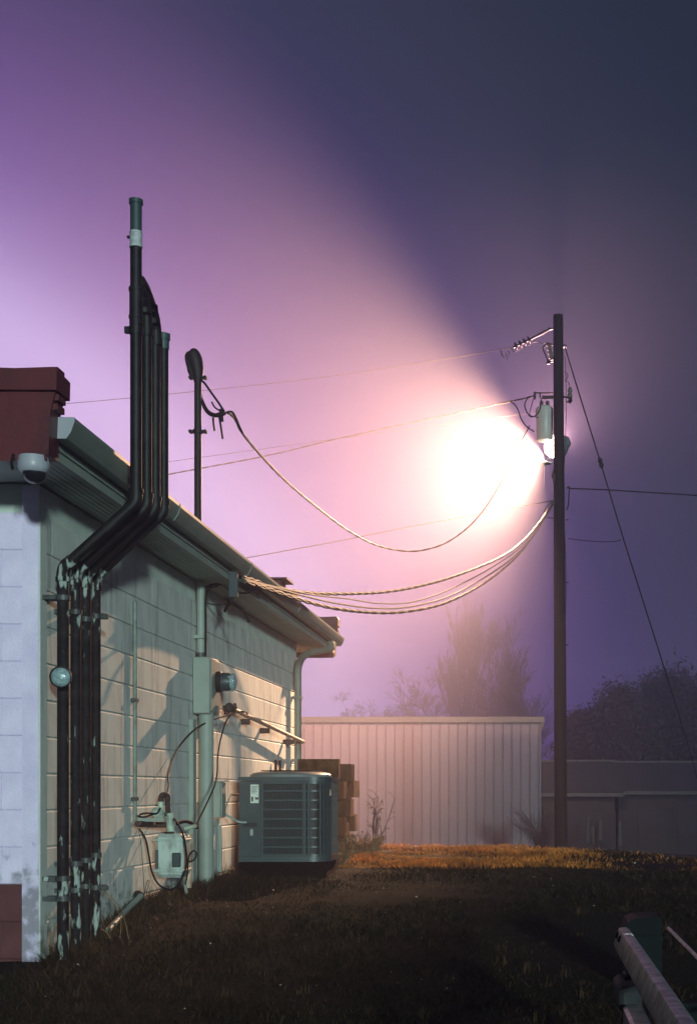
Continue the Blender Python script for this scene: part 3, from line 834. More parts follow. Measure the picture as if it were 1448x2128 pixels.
# ------------------------------------------------------------------ stacked concrete blocks
def cmu(center, rotz=0, ax_y=True):
    """hollow concrete block .39 x .19 x .19"""
    L, Wd, H = .39, .19, .19
    mb = MB()
    e = .032
    h = (L / 2, Wd / 2, H / 2)
    outer = [(-h[0], -h[1]), (h[0], -h[1]), (h[0], h[1]), (-h[0], h[1])]
    def slab(x0, x1, y0, y1): mb.box((x0, y0, -h[2]), (x1, y1, h[2]))
    slab(-h[0], h[0], -h[1], -h[1] + e); slab(-h[0], h[0], h[1] - e, h[1])
    slab(-h[0], -h[0] + e, -h[1] + e, h[1] - e); slab(h[0] - e, h[0], -h[1] + e, h[1] - e)
    slab(-e / 2, e / 2, -h[1] + e, h[1] - e)
    return mb
cm = obj('concrete_block', cmu(None), M['concrete'], None, False)
CG = 'concrete blocks stacked behind the air conditioner'
rows = []
sx0 = -2.20
stack_specs = []
for c_ in range(5):                       # courses from the ground up
    for k, yy in enumerate((13.55, 14.0, 14.75, 15.2, 15.65)):
        if c_ == 4 and k in (0, 1, 4): continue
        stack_specs.append((c_, k, yy))
names_c = ['lowest', 'second', 'third', 'fourth', 'fifth', 'topmost']
names_k = ['nearest the air conditioner', 'just behind the nearest pile', 'in the middle pile', 'in the far pile', 'at the far end of the stack']
firstb = True
for (c_, k, yy) in stack_specs:
    jx = rng.uniform(-.03, .03) + (.055 if (c_ + k) % 2 else -.055) + (.08 if k >= 2 else 0)
    jy = rng.uniform(-.03, .03) + (.07 if c_ % 2 else -.05)
    g0 = gz(-2.1, yy)
    loc = Vector((sx0 + jx, yy + jy, g0 + .03 + .095 + c_ * .193))
    ob = cm if firstb else cm.copy()
    if not firstb: COL.objects.link(ob)
    firstb = False
    ob.location = loc
    ob.rotation_euler = (0, 0, R(90) + rng.uniform(-.06, .06))
    tag(ob, f'grey concrete block, {names_c[c_]} course, {names_k[k]}', 'block', CG)
for (px, py, d_, rz, lab) in ((650, 1590, 13.4, 0, 'wide dark block lying across the top of the near block pile'),):
    ob = cm.copy(); COL.objects.link(ob)
    ob.location = V(663, 1601, 13.25); ob.rotation_euler = (0, 0, .05)
    ob.location.z = Z(.195) + 0 * 0
    tag(ob, lab, 'block', CG)
for o in list(bpy.data.objects):
    pass

# ------------------------------------------------------------------ service mast on the roof
ms = thing('service_mast', Vector((-2.755, 11.38, Z(1.9))), 'black service mast with a hooded head standing on the roof edge', 'mast')
mx_, my_ = -2.755, 11.38
zt_ = V(405, 775, my_).z
obj('tube', MB().tube([Vector((mx_, my_, Z(1.86))), Vector((mx_, my_, zt_))], .030, 14), M['mast'], ms)
hd = spline([V(412, 790, my_), V(410, 768, my_), V(406, 750, my_), V(401, 738, my_), V(396, 734, my_)], 4)
k_ = len(hd)
obj('weatherhead', MB().tube(hd, [.036 + .026 * math.sin(math.pi * min(1, i / k_ * .9)) for i in range(k_)], 14).tube(spline([V(396, 734, my_), V(391, 742, my_), V(396, 765, my_), V(403, 785, my_)], 4), [.028] * 9 + [.032, .03, .025, .02], 12), M['mast'], ms)
for py in (785, 897):
    z_ = V(0, py, my_).z
    mb = MB().tube([Vector((mx_, my_, z_ - .016)), Vector((mx_, my_, z_ + .016))], .040, 14)
    mb.box((mx_ - .068, my_ - .012, z_ - .012), (mx_ + .068, my_ + .012, z_ + .012))
    mb.tube([Vector((mx_ - .06, my_ - .02, z_)), Vector((mx_ - .06, my_ + .02, z_))], .016, 8).tube([Vector((mx_ + .06, my_ - .02, z_)), Vector((mx_ + .06, my_ + .02, z_))], .016, 8)
    obj('mast_clamp', mb, M['mast'], ms)

# ------------------------------------------------------------------ utility pole
PD = 25.0
px_ = (1165 - PX) * PD / F
pbase = Vector((px_, PD, gz(px_, PD)))
ptop = V(1159, 655, PD)
pole = thing('utility_pole', pbase, 'tall dark wooden utility pole behind the lawn, carrying the lamp and wires', 'utility pole')
pp = [pbase + Vector((0, 0, -.3))] + [V(1165 - 6 * f, 1772 - (1772 - 655) * f, PD) for f in (0, .25, .5, .75, 1)]
obj('shaft', MB().tube(pp, [.122, .120, .114, .107, .098, .090], 20), M['wood'], pole)
def PP(px, py, dd=0): return V(px, py, PD + dd)
# hardware
obj('deadend_bolt', MB().tube([PP(1150, 683), PP(1141, 684)], .02, 8).lathe([(.03, 0), (.03, .03), (.015, .05)], PP(1143, 684), (-1, 0, 0), 10), M['dark_iron'], pole)
def insul(a, b, n, r0, r1, m_, nm):
    a, b = Vector(a), Vector(b)
    L = (b - a).length
    prof = []
    for i in range(n):
        h0 = L * i / n
        prof += [(r0, h0), (r1, h0 + L / n * .35), (r1 * .9, h0 + L / n * .5), (r0, h0 + L / n * .65)]
    prof.append((r0, L))
    return obj(nm, MB().lathe(prof, a, b - a, 12), m_, pole)
insul(PP(1140, 685), PP(1100, 706), 1, .022, .030, M['dark_iron'], 'strain_rod')
insul(PP(1102, 705), PP(1066, 722), 4, .022, .075, M['dark_iron'], 'strain_insulator')
insul(PP(1140, 715), PP(1146, 748), 4, .03, .05, M['porcelain'], 'cutout_insulator')
obj('cutout_arm', MB().tube([PP(1152, 718), PP(1136, 713), PP(1126, 725)], .018, 8).tube([PP(1152, 750), PP(1142, 752), PP(1137, 748)], .018, 8), M['dark_iron'], pole)
obj('fuse_tube', MB().tube([PP(1127, 724), PP(1139, 752)], .014, 8).lathe([(.03, 0), (.04, .03), (.025, .07)], PP(1139, 757), (0, 0, 1), 10), M['dark_iron'], pole)
insul(PP(1183, 826), PP(1184, 806), 2, .035, .05, M['porcelain'], 'arrester')
obj('arrester_bracket', MB().tube([PP(1168, 824), PP(1188, 828)], .018, 8).tube([PP(1176, 834), PP(1185, 838)], .012, 8).lathe([(.03, 0), (.045, .03), (.03, .06)], PP(1184, 836), (0, 0, 1), 10), M['dark_iron'], pole)
obj('secondary_rack', MB().box(PP(1112, 815, -.03), PP(1152, 818, .03)).box(PP(1125, 822, -.03), PP(1152, 829, .03)).box(PP(1108, 814, -.04), PP(1113, 830, .04)).box(PP(1120, 816, -.02), PP(1123, 828, .02)), M['rust'], pole, False)
# transformer can hung on the pole
tr = thing('transformer', PP(1132, 910, .12), 'pale transformer can hung on the left of the utility pole', 'transformer')
cB = PP(1131, 905, .20)
obj('tank', MB().lathe([(.15, 0), (.158, .01), (.158, .58), (.15, .60), (.12, .63)], cB - Vector((0, 0, .1)), n=24), M['can'], tr)
obj('lifting_lug', MB().box(cB + Vector((-.17, -.02, .4)), cB + Vector((-.155, .02, .46))), M['can'], tr, False)
for dx in (-.06, .05):
    obj('bushing', MB().lathe([(.03, 0), (.045, .02), (.03, .04), (.045, .06), (.025, .1)], cB + Vector((dx, -.02, .53)), n=12), M['porcelain'], tr)
obj('lamp_bracket', MB().tube([PP(1152, 975), PP(1147, 990), PP(1150, 996)], .02, 8).box(PP(1148, 984, -.1), PP(1153, 1002, -.06)), M['rust'], pole)
for i in range(3):
    q = PP(1179, 1080 + i * 130)
    obj('step_bolt', MB().tube([q - Vector((.04, 0, 0)), q + Vector((.012, 0, 0))], .011, 6), M['dark_iron'], pole)
obj('ground_wire', MB().tube([PP(1173 + 3 * math.sin(i), 740 + i * 60, -.11) for i in range(18)], .006, 5), M['dark_iron'], pole)
obj('wire_hook', MB().tube(spline([PP(1176, 1015), PP(1182, 1012), PP(1181, 1030), PP(1180, 1050), PP(1176, 1060)], 4), .012, 6), M['dark_iron'], pole)

# ------------------------------------------------------------------ the lit lamp on the pole
LP = PP(1163, 924, .42)
lamp = thing('street_lamp', PP(1150, 968), 'glaring orange-white floodlight on an arm left of the utility pole', 'street lamp')
ld = LAMP_DIR.normalized()
obj('arm', MB().tube(spline([PP(1164, 985, .1), PP(1166, 980, .2), PP(1170, 960, .40), PP(1170, 930, .42)], 4), .03, 10), M['galv'], lamp)
obj('housing', MB().lathe([(.05, -.20), (.09, -.18), (.13, -.12), (.20, -.05), (.225, .0), (.22, .01), (.19, -.03)], LP, ld, 24), M['galv'], lamp)
em_ = bpy.data.materials.new('lamp_lens'); em_.use_nodes = True
eb = em_.node_tree.nodes['Principled BSDF']
eb.inputs['Base Color'].default_value = (.8, .8, .8, 1)
eb.inputs['Emission Color'].default_value = (1, .86, .62, 1)
eb.inputs['Emission Strength'].default_value = 25
obj('lens', MB().lathe([(.20, -.02), (.21, .0), (.205, .08), (.18, .19), (.12, .27), (.03, .31)], LP, ld, 24), em_, lamp)
sl = bpy.data.lights.new('lamp_light', 'SPOT')
sl.energy = LAMP_W
sl.color = LAMP_COL
sl.spot_size = R(179)
sl.spot_blend = .38
sl.shadow_soft_size = .08
so_ = bpy.data.objects.new('lamp_light', sl)
COL.objects.link(so_)
so_.parent = lamp
so_.location = LP + ld * .40 - lamp.location
so_.rotation_euler = (-ld).to_track_quat('Z', 'Y').to_euler()

lp_ = LP + ld * .40
obj('added_lower_shield', MB().lathe([(.02, -.02), (.10, -.016), (.155, 0), (.152, .004), (.09, -.009), (.02, -.013)], lp_ + Vector((.055, -.085, -.19)), n=24), M['galv'], lamp)  # plate added to keep the beam off the fog below the lamp
obj('added_side_shield', MB().prism([(-.85, -.12), (.06, -.07), (.06, -.40), (-.30, -.70), (-.85, -.62)], lambda u, v: lp_ + Vector((.060, u, v)), lambda u, v: lp_ + Vector((.065, u, v))), M['galv'], lamp, False)  # plate added only to shade the fog in front of the pole
obj('added_rear_shield', MB().box(lp_ + Vector((-.10, .0, -.125)), lp_ + Vector((.085, .42, -.12))), M['galv'], lamp, False)  # plate added only to dim the right part of the shed
obj('added_shield_strap', MB().tube([LP + Vector((.05, 0, -.1)), lp_ + Vector((.11, 0, -.1)), lp_ + Vector((.08, 0, -.2)), lp_ + Vector((0, 0, -.205))], .008, 6), M['galv'], lamp)
bk = bpy.data.lights.new('added_back_light', 'SPOT')         # added spot without a source, lights the fog above and behind the pole
bk.energy = BACK_W
bk.color = (1, .58, .60)
bk.spot_size = R(172)
bk.spot_blend = 1.0
bk.shadow_soft_size = .1
bko = bpy.data.objects.new('added_back_light', bk)
COL.objects.link(bko)
bko.parent = lamp
bko.location = LP + Vector((.02, .38, .10)) - lamp.location
bko.rotation_euler = (-Vector((-.18, .62, .76))).to_track_quat('Z', 'Y').to_euler()

# ------------------------------------------------------------------ wires
def wire(pts, d0, d1, r, m_, label, cat='wire', name='wire', twist=0, n=10, grp=None):
    p = path_px(pts, d0, d1, n)
    mb = MB()
    if twist:
        L = 0; prev = p[0]; k = 0
        fine = []
        for a, b2 in zip(p, p[1:]):
            s_ = max(1, int((b2 - a).length / .05))
            fine += [a.lerp(b2, i / s_) for i in range(s_)]
        fine.append(p[-1])
        for j in range(2):
            q = []
            for i, a in enumerate(fine):
                an = i * .05 / .55 * 2 * math.pi + j * math.pi
                q.append(a + Vector((math.cos(an) * .2, math.sin(an), math.cos(an))) * r * .7)
            mb.tube(q, r, 6)
    else:
        mb.tube(p, r, 6)
    return tag(obj(name, mb, m_), label, cat, grp)
wire([(1066, 722), (1035, 727), (950, 742), (850, 758), (700, 780), (560, 797), (420, 812), (280, 826), (135, 839), (-120, 858)], 25, 31, .006, M['wire'], 'highest thin wire crossing the sky from the pole top leftwards', name='power_line')
wire([(1110, 822), (1085, 829), (1060, 834), (950, 858), (850, 879), (700, 912), (550, 948), (355, 985), (150, 1025)], 25, 30, .0095, M['wire'], 'twisted wire running left from the rack by the lamp', name='power_line', twist=1)
wire([(1150, 852), (1000, 872), (850, 892), (660, 917), (516, 937), (355, 959), (200, 980)], 25.3, 31, .005, M['wire'], 'faint hair-thin wire just above the twisted wire', name='power_line')
wire([(1100, 885), (1075, 930), (1055, 972), (1040, 1003), (1010, 1052), (975, 1093), (930, 1126), (885, 1142), (840, 1145), (780, 1132), (720, 1100), (660, 1055), (600, 1005), (550, 955), (505, 902), (488, 870), (474, 857)], 24.9, 11.45, .0085, M['rubber'],
     'heavy black service cable sagging deep from lamp pole to the roof mast', 'cable', 'service_cable', twist=1)
wire([(1150, 1040), (1000, 1068), (850, 1095), (700, 1125), (520, 1158), (380, 1182)], 25, 30, .010, M['wire'], 'thin wire rising from behind the eave to the pole below the lamp', name='telephone_line')
TG = 'sagging telephone cables from the pole to the eave'
for i, (pts, r_, lab) in enumerate((
    ([(1150, 1040), (1120, 1085), (1085, 1125), (1040, 1158), (960, 1192), (880, 1216), (800, 1230), (700, 1234), (620, 1230), (560, 1216), (505, 1200)], .0125, 'topmost of the sagging cables, ending under the eave'),
    ([(1150, 1042), (1118, 1092), (1080, 1138), (1020, 1180), (940, 1222), (860, 1250), (790, 1254), (720, 1244), (650, 1236), (560, 1217), (507, 1203)], .0090, 'thinner cable just under the topmost sagging cable'),
    ([(1150, 1044), (1115, 1100), (1075, 1150), (1010, 1198), (930, 1240), (850, 1261), (780, 1264), (700, 1254), (630, 1238), (560, 1219), (509, 1206)], .0110, 'second lowest of the sagging cables with bright knots'),
    ([(1150, 1046), (1112, 1106), (1070, 1160), (1005, 1212), (925, 1253), (850, 1270), (780, 1273), (700, 1265), (630, 1248), (560, 1225), (511, 1209)], .0135, 'lowest of the sagging cables, reaching the eave box'))):
    wire(pts, 24.9, 11.0, r_, M['cable_pale'], lab, 'cable', 'telephone_cable', twist=1 if i in (0, 3) else 0, grp=TG)
wire([(1180, 1015), (1260, 1018), (1340, 1023), (1408, 1027), (1600, 1040)], 25, 26, .012, M['dark_iron'], 'dark wire leaving the pole to the right edge', name='telephone_line')
wire([(1180, 1119), (1210, 1123), (1250, 1126), (1278, 1125), (1290, 1121)], 25, 24.9, .007, M['wire'], 'thin slack wire from the pole to the guy wire', name='slack_wire')
gw_ = thing('guy_wire', V(1495, 1780, 24.5), 'slanting guy wire bracing the pole on its right', 'guy wire')
obj('strand', MB().tube([V(1173, 722, 25), V(1247, 962, 24.85), V(1292, 1112, 24.8), V(1408, 1480, 24.6), V(1497, 1790, 24.5)], .013, 6), M['dark_iron'], gw_)
obj('strain_insulator', MB().lathe([(.012, 0), (.04, .04), (.045, .08), (.03, .11), (.045, .14), (.04, .18), (.012, .22)], V(1244, 950, 24.86), V(1250, 972, 24.84) - V(1244, 950, 24.86), 12), M['dark_iron'], gw_)
obj('pole_clamp', MB().box(PP(1168, 716, -.05), PP(1176, 724, .05)), M['dark_iron'], gw_, False)
def jumper(pts, dd, r_, label):
    return tag(obj('jumper_wire', MB().tube(path_px(pts, PD + dd, PD + dd, 6), r_, 6), M['wire']), label, 'wire', 'jumper wires on the pole')
jumper([(1088, 711), (1098, 717), (1106, 712), (1117, 710), (1124, 715), (1132, 712), (1140, 716)], -.05, .007, 'wavy jumper from the strain insulator to the fuse holder')
jumper([(1062, 723), (1068, 731), (1078, 727), (1086, 722), (1092, 724)], -.05, .006, 'short jumper drooping under the strain insulator')
jumper([(1040, 727), (1043, 739), (1050, 743), (1052, 735), (1057, 732), (1052, 749)], -.05, .008, 'small hanging wire tail left of the strain insulator')
jumper([(1172, 772), (1179, 778), (1177, 788), (1173, 792), (1180, 794), (1184, 806)], -.05, .007, 'curled wire right of the pole above the small arrester')
jumper([(1060, 834), (1070, 842), (1077, 855), (1082, 870), (1092, 885), (1110, 898)], -.1, .012, 'long wire loop from the twisted wire down to the lamp')
jumper([(1098, 824), (1090, 838), (1092, 852), (1102, 866), (1114, 862), (1122, 848), (1124, 828)], -.1, .011, 'round wire loop hanging below the rack')
jumper([(1108, 828), (1103, 845), (1100, 862), (1110, 866), (1118, 868)], -.1, .008, 'inner wire loop hanging below the rack')
jumper([(1150, 1040), (1138, 1050), (1130, 1065), (1136, 1075), (1150, 1077)], -.1, .009, 'wire loop on the pole where the sagging cables start')

# wires at the weather head
HG = 'short wires at the roof mast head'
for pts, r_, lab in (
    ([(402, 765), (410, 782), (425, 796), (440, 817), (455, 838), (466, 855)], .0095, 'upper short wire from mast head straight to the splice'),
    ([(400, 770), (413, 798), (418, 825), (426, 850), (440, 863), (462, 864)], .012, 'lower drooping wire from mast head to the splice'),
    ([(398, 768), (408, 800), (420, 830), (434, 855), (455, 862), (470, 858)], .010, 'middle drooping wire from mast head to the splice'),
    ([(440, 835), (446, 846), (454, 852), (462, 858)], .007, 'short bare wire tail above the splice'),
    ([(443, 868), (444, 880), (446, 895)], .009, 'left wire tail hanging under the splice'),
    ([(456, 868), (459, 885), (463, 912)], .009, 'right longer wire tail hanging under the splice'),
    ([(470, 857), (482, 856), (490, 868), (497, 885), (505, 902)], .009, 'bowed wire leaving the splice towards the big cable')):
    tag(obj('service_wire', MB().tube(path_px(pts, 11.38, 11.45, 6), r_, 7), M['rubber']), lab, 'wire', HG)
tag(obj('splice', MB().tube([V(444, 864, 11.42), V(458, 862, 11.42), V(468, 858, 11.43)], [.014, .024, .016], 10).tube([V(459, 850, 11.42), V(462, 876, 11.42)], .013, 8), M['rubber']), 'black lumpy wire splice hanging beside the roof mast', 'splice')

# splice box under the eave
sb = thing('splice_box', V(485, 1240, 10.95), 'grey telephone splice box hanging under the eave above the riser', 'splice box')
obj('body', MB().box(V(474, 1186, 10.86), V(496, 1244, 10.95), bev=.008), M['ac'], sb)
obj('cover', MB().box(V(476, 1190, 10.853), V(494, 1240, 10.859)), M['ac'], sb, False)
obj('grommet', MB().tube([V(480, 1243, 10.9), V(480, 1250, 10.9)], .018, 8), M['rubber'], sb)
EG = 'loose cables at the eave splice box'
for pts, r_, lab in (
    ([(428, 1222), (436, 1216), (452, 1214), (466, 1218), (476, 1226)], .008, 'upper loop of cable from riser to splice box'),
    ([(430, 1218), (440, 1228), (455, 1238), (470, 1244), (480, 1248)], .010, 'slanting thick cable from riser to splice box'),
    ([(428, 1252), (445, 1257), (465, 1255), (480, 1248)], .005, 'thin slack cable low between riser and splice box'),
    ([(482, 1248), (475, 1256), (471, 1262), (467, 1271)], .012, 'cable stub pointing down left under the splice box'),
    ([(482, 1248), (495, 1258), (507, 1270), (517, 1293)], .010, 'longer cable stub pointing down right under the splice box'),
    ([(497, 1232), (512, 1232), (524, 1226), (534, 1216)], .009, 'curved cable right of the splice box joining the sagging cables')):
    tag(obj('eave_cable', MB().tube(path_px(pts, 10.93, 11.0, 6), r_, 7), M['rubber']), lab, 'cable', EG)

# ------------------------------------------------------------------ metal shed
SD = 36.0
shx1 = (1122 - PX) * SD / F
shx0 = (380 - PX) * SD / F
sz1 = V(0, 1497, SD).z
sz0 = gz(-4, SD) - .2
shed = thing('metal_shed', Vector(((shx0 + shx1) / 2, SD + 4, sz0)), 'long pale ribbed metal shed across the back of the lawn', 'shed')
sw = obj('wall_frame', MB().box((shx0, SD + .05, sz0), (shx1 - .004, SD + 9, sz1)), M['shed_trim'], shed, False)
pw = .2367
npan = int((shx1 - shx0) / pw)
pm = None
off = sw.location + shed.location
for i in range(npan):
    xr_ = shx1 - .02 - i * pw
    if pm is None:
        pr = [(-pw + .002, 0), (-.048, 0), (-.036, -.034), (-.014, -.034), (-.002, 0), (-.002, .03), (-pw + .002, .03)]
        mb = MB().prism(pr, lambda u, v: Vector((xr_ + u, SD + v, sz0 + .05)), lambda u, v: Vector((xr_ + u, SD + v, sz1 - .05)))
        o = obj('panel', mb, M['shed'], sw, False)
        pm = o.data
        for v in pm.vertices: v.co = v.co + off - Vector((xr_, SD, sz0))
    else:
        o = bpy.data.objects.new('panel', pm); COL.objects.link(o); o.parent = sw
    o.location = Vector((xr_, SD, sz0)) - off
obj('corner_flashing', MB().box((shx1 - .02, SD - .03, sz0 + .02), (shx1 + .02, SD + .1, sz1 - .06)), M['shed'], shed, False)
obj('eave_trim', MB().box((shx0, SD - .12, sz1 - .06), (shx1 + .10, SD + .048, sz1 + .06)), M['shed_trim'], shed, False)
obj('base_trim', MB().box((shx0, SD - .045, sz0), (shx1 + .02, SD + .0, sz0 + .26)), M['shed_trim'], shed, False)
obj('roof', MB().prism(([(SD - .10, sz1 + .061), (SD + 9.1, sz1 + .3), (SD + 9.1, sz1 + .36), (SD - .10, sz1 + .09)]), lambda u, v: Vector((shx0, u, v)), lambda u, v: Vector((shx1 + .11, u, v))), M['shed_trim'], shed, False)
obj('rake_return', MB().prism([(shx1 + .021, sz1 - .06), (shx1 + .10, sz1 - .06), (shx1 + .021, sz1 - .36)], lambda u, v: Vector((u, SD - .1, v)), lambda u, v: Vector((u, SD + .06, v))), M['shed_trim'], shed, False)

# ------------------------------------------------------------------ far low buildings on the right
def far_building(name, pxl, pxr, d, pyr, pye, label):
    a, b2 = V(pxl, pye, d), V(pxr, pye, d)
    g0 = gz((a.x + b2.x) / 2, d) - .3
    th = thing(name, Vector(((a.x + b2.x) / 2, d + 4, g0)), label, 'building')
    ze = a.z; zr = V(0, pyr, d + 5).z
    w_ = obj('wall', MB().box((a.x, d, g0), (b2.x, d + 9, ze - .05)), M['far_wall'], th, False)
    obj('roof', MB().prism([(d - .5, ze), (d + 5, zr), (d + 10, ze), (d + 10, ze - .12), (d + 5, zr - .12), (d - .5, ze - .12)], lambda u, v: Vector((a.x - .3, u, v)), lambda u, v: Vector((b2.x + .3, u, v))), M['far_roof'], th, False)
    for k in range(3):
        f = .15 + .3 * k
        xw = a.x + (b2.x - a.x) * f
        dr = obj('door', MB().box((xw, d - .03, g0 + .3), (xw + 1.0, d - .002, ze - .6)), M['bark'], th, False)
    obj('ridge_cap', MB().box((a.x - .3, d + 4.9, zr), (b2.x + .3, d + 5.1, zr + .07)), M['far_roof'], th, False)
    return th
far_building('barn', 1040, 1276, 46, 1583, 1648, 'low dark building with a pale roof, just right of the pole')
far_building('barn', 1284, 1560, 47, 1585, 1644, 'low dark building with a dim roof at the right edge')
for i, (px, y0, y1) in enumerate(((1219, 1700, 1742), (1231, 1718, 1744), (1246, 1705, 1735), (1287, 1706, 1748))):
    a, b2 = V(px, y1 + 10, 44), V(px + (2 if i == 0 else 0), y0, 44)
    tag(obj('post', MB().tube([a, b2], [.075, .06], 8), M['post']),
        ['leftmost pale post in the dark, right of the pole', 'short pale post beside the leftmost one', 'third pale post before the dark building', 'faint pale post farthest to the right'][i], 'post', 'pale posts in front of the dark building')

# ------------------------------------------------------------------ trees
def bare_tree(base, h, seed, spread=.5, levels=4, kids=6, r0=.16, upright=.3, label='', name='bare_tree'):
    rg = random.Random(seed)
    th = thing(name, base, label, 'tree', 'trees fading into the fog behind the shed')
    tr_, cr_ = MB(), MB()
    def grow(p, dirv, L, r, lev):
        n = 4 if lev < 2 else 3
        pts = [p]; d = dirv.copy()
        for i in range(n):
            d = (d + Vector((rg.uniform(-1, 1), rg.uniform(-1, 1), rg.uniform(-.4, .8))) * .16 + Vector((0, 0, upright * .12))).normalized()
            pts.append(pts[-1] + d * L / n)
        rs = [max(.012, r * (1 - .75 * i / n)) for i in range(n + 1)]
        (tr_ if lev == 0 else cr_).tube(pts, rs, 6 if lev == 0 else 3, cap=False)
        if lev >= levels: return
        kk = kids + (3 if lev == 0 else 0)
        for k in range(kk):
            f = rg.uniform(.22 if lev == 0 else .15, 1.0)
            i = min(n - 1, int(f * n)); q = pts[i].lerp(pts[i + 1], f * n - i)
            ax_ = d.orthogonal().normalized()
            ax_.rotate(Matrix.Rotation(rg.uniform(0, 2 * math.pi), 3, d))
            nd = (d * (1 - spread * rg.uniform(.5, 1.2)) + ax_ * spread * rg.uniform(.7, 1.3) + Vector((0, 0, upright * .5))).normalized()
            grow(q, nd, L * rg.uniform(.36, .62) * (1.0 if lev else (1.15 - .5 * f)), rs[i] * .55, lev + 1)
    grow(base, Vector((rg.uniform(-.05, .05), 0, 1)).normalized(), h * .8, r0, 0)
    obj('trunk', tr_, M['bark'], th)
    obj('crown', cr_, M['twig'], th)
    return th
def tree_at(px, pytop, d, **kw):
    x = (px - PX) * d / F
    base = Vector((x, d, gz(x, d) - .1))
    h = V(0, pytop, d).z - base.z
    bare_tree(base, h, **kw)
tree_at(948, 1322, 95, seed=3, spread=.34, levels=4, kids=7, r0=.22, upright=.9, label='tallest bare tree rising as a narrow spire behind the shed')
tree_at(1010, 1372, 90, seed=5, spread=.55, levels=4, kids=6, r0=.2, upright=.5, label='broad bare tree right of the tall spire tree')
tree_at(1075, 1352, 90, seed=8, spread=.5, levels=4, kids=6, r0=.2, upright=.5, label='bare tree just left of the pole above the shed')
tree_at(900, 1420, 100, seed=12, spread=.6, levels=4, kids=6, r0=.2, upright=.3, label='lower bare tree left of the tall spire tree')
tree_at(800, 1452, 100, seed=21, spread=.8, levels=4, kids=6, r0=.2, upright=.1, label='wide rounded bare tree low above the shed roof')
tree_at(735, 1466, 105, seed=23, spread=.8, levels=4, kids=6, r0=.2, upright=.1, label='leftmost small bare tree peeking over the shed roof')
tree_at(1130, 1400, 88, seed=31, spread=.5, levels=4, kids=6, r0=.2, upright=.4, label='bare tree behind the utility pole')
def evergreen(px, pytop, d, w, seed, label):
    rg = np.random.default_rng(seed)
    x = (px - PX) * d / F
    base = Vector((x, d, gz(x, d) - .1)); h = V(0, pytop, d).z - base.z
    th = thing('evergreen_tree', base, label, 'tree', 'dark evergreen trees beyond the low buildings')
    obj('trunk', MB().tube([base, base + Vector((.1, 0, h * .5)), base + Vector((0, 0, h * .95))], [.3, .2, .04], 8), M['bark'], th)
    n = 30000
    k = 70
    cf = rg.uniform(.12, 1, k) ** .8
    ca = rg.uniform(0, 2 * np.pi, k)
    env = np.sqrt(np.clip(1 - cf ** 2.2, .02, 1)) * w * .5
    cr_ = env * rg.uniform(.3, 1.0, k)
    cc_ = np.stack([cr_ * np.cos(ca), cr_ * np.sin(ca), cf * h * .93], 1)
    idx = rg.integers(0, k, n)
    p = cc_[idx] + rg.normal(0, 1, (n, 3)) * np.array([w * .085, w * .085, h * .05])
    p[:, 2] = np.clip(p[:, 2], .3, None)
    s = rg.uniform(.05, .15, n)[:, None]
    a = rg.normal(0, 1, (n, 3)); a /= np.linalg.norm(a, axis=1)[:, None]
    b3 = rg.normal(0, 1, (n, 3)); b3 /= np.linalg.norm(b3, axis=1)[:, None]
    v = np.concatenate([p - a * s, p + a * s, p + b3 * s * .8], 1).reshape(-1, 3)
    me = bpy.data.meshes.new('crown')
    me.vertices.add(3 * n); me.vertices.foreach_set('co', v.ravel())
    me.loops.add(3 * n); me.loops.foreach_set('vertex_index', np.arange(3 * n))
    me.polygons.add(n); me.polygons.foreach_set('loop_start', np.arange(0, 3 * n, 3))
    me.update(calc_edges=True)
    me.materials.append(M['needle'])
    o = bpy.data.objects.new('crown', me); COL.objects.link(o); o.parent = th
evergreen(1290, 1425, 58, 4.2, 1, 'dark bushy evergreen right of the pole beyond the low building')
evergreen(1390, 1385, 60, 5.0, 2, 'biggest dark evergreen at the right edge of the view')
evergreen(1215, 1480, 61, 3.4, 4, 'smaller dark evergreen nearest the pole on its right')
evergreen(1500, 1390, 60, 5.0, 5, 'dark evergreen cut off by the right edge')

# bush at the shed corner
def twiggy(base, h, w, n, seed, name, label, cat, m_, lean=0, leaves=0):
    rg = random.Random(seed)
    th = thing(name, base, label, cat)
    mb = MB(); lf = MB()
    for i in range(n):
        a = rg.uniform(0, 2 * math.pi); rr_ = w * math.sqrt(rg.uniform(.02, 1)) * .5
        tip = base + Vector((rr_ * math.cos(a) + lean, rr_ * math.sin(a) * .7, h * rg.uniform(.5, 1.05)))
        p0 = base + Vector((rg.uniform(-.1, .1) * w, rg.uniform(-.1, .1) * w, -.03))
        mid = p0.lerp(tip, .5) + Vector((rg.uniform(-.1, .1), rg.uniform(-.1, .1), .08)) * h
        pts = spline([p0, mid, tip], 3)
        mb.tube(pts, [.006 * h ** .5 * (1 - .7 * k / len(pts)) + .0015 for k in range(len(pts))], 3, cap=False)
        for k in range(4):
            q = pts[rg.randrange(2, len(pts))]
            e = q + Vector((rg.uniform(-1, 1), rg.uniform(-1, 1), rg.uniform(-.1, 1))) * h * .18
            mb.tube([q, q.lerp(e, .5) + Vector((0, 0, .02)), e], .0022 * max(1, h), 3, cap=False)
            for _ in range(leaves):
                c_ = q.lerp(e, rg.uniform(.3, 1)); s_ = .022 * rg.uniform(.5, 1.3)
                lf.add([c_ + Vector((rg.uniform(-1, 1), rg.uniform(-1, 1), rg.uniform(-1, 1))) * s_ for _ in range(3)], [(0, 1, 2)])
    obj('stems', mb, m_, th)
    if leaves: obj('foliage', lf, M['straw'], th, False)
    return th
bx_ = V(1105, 1765, 33)
twiggy(Vector((bx_.x + .25, 33, gz(bx_.x, 33))), .95, 1.3, 90, 5, 'bush', 'bare twiggy bush in front of the shed corner', 'bush', M['twig'], lean=-.25)
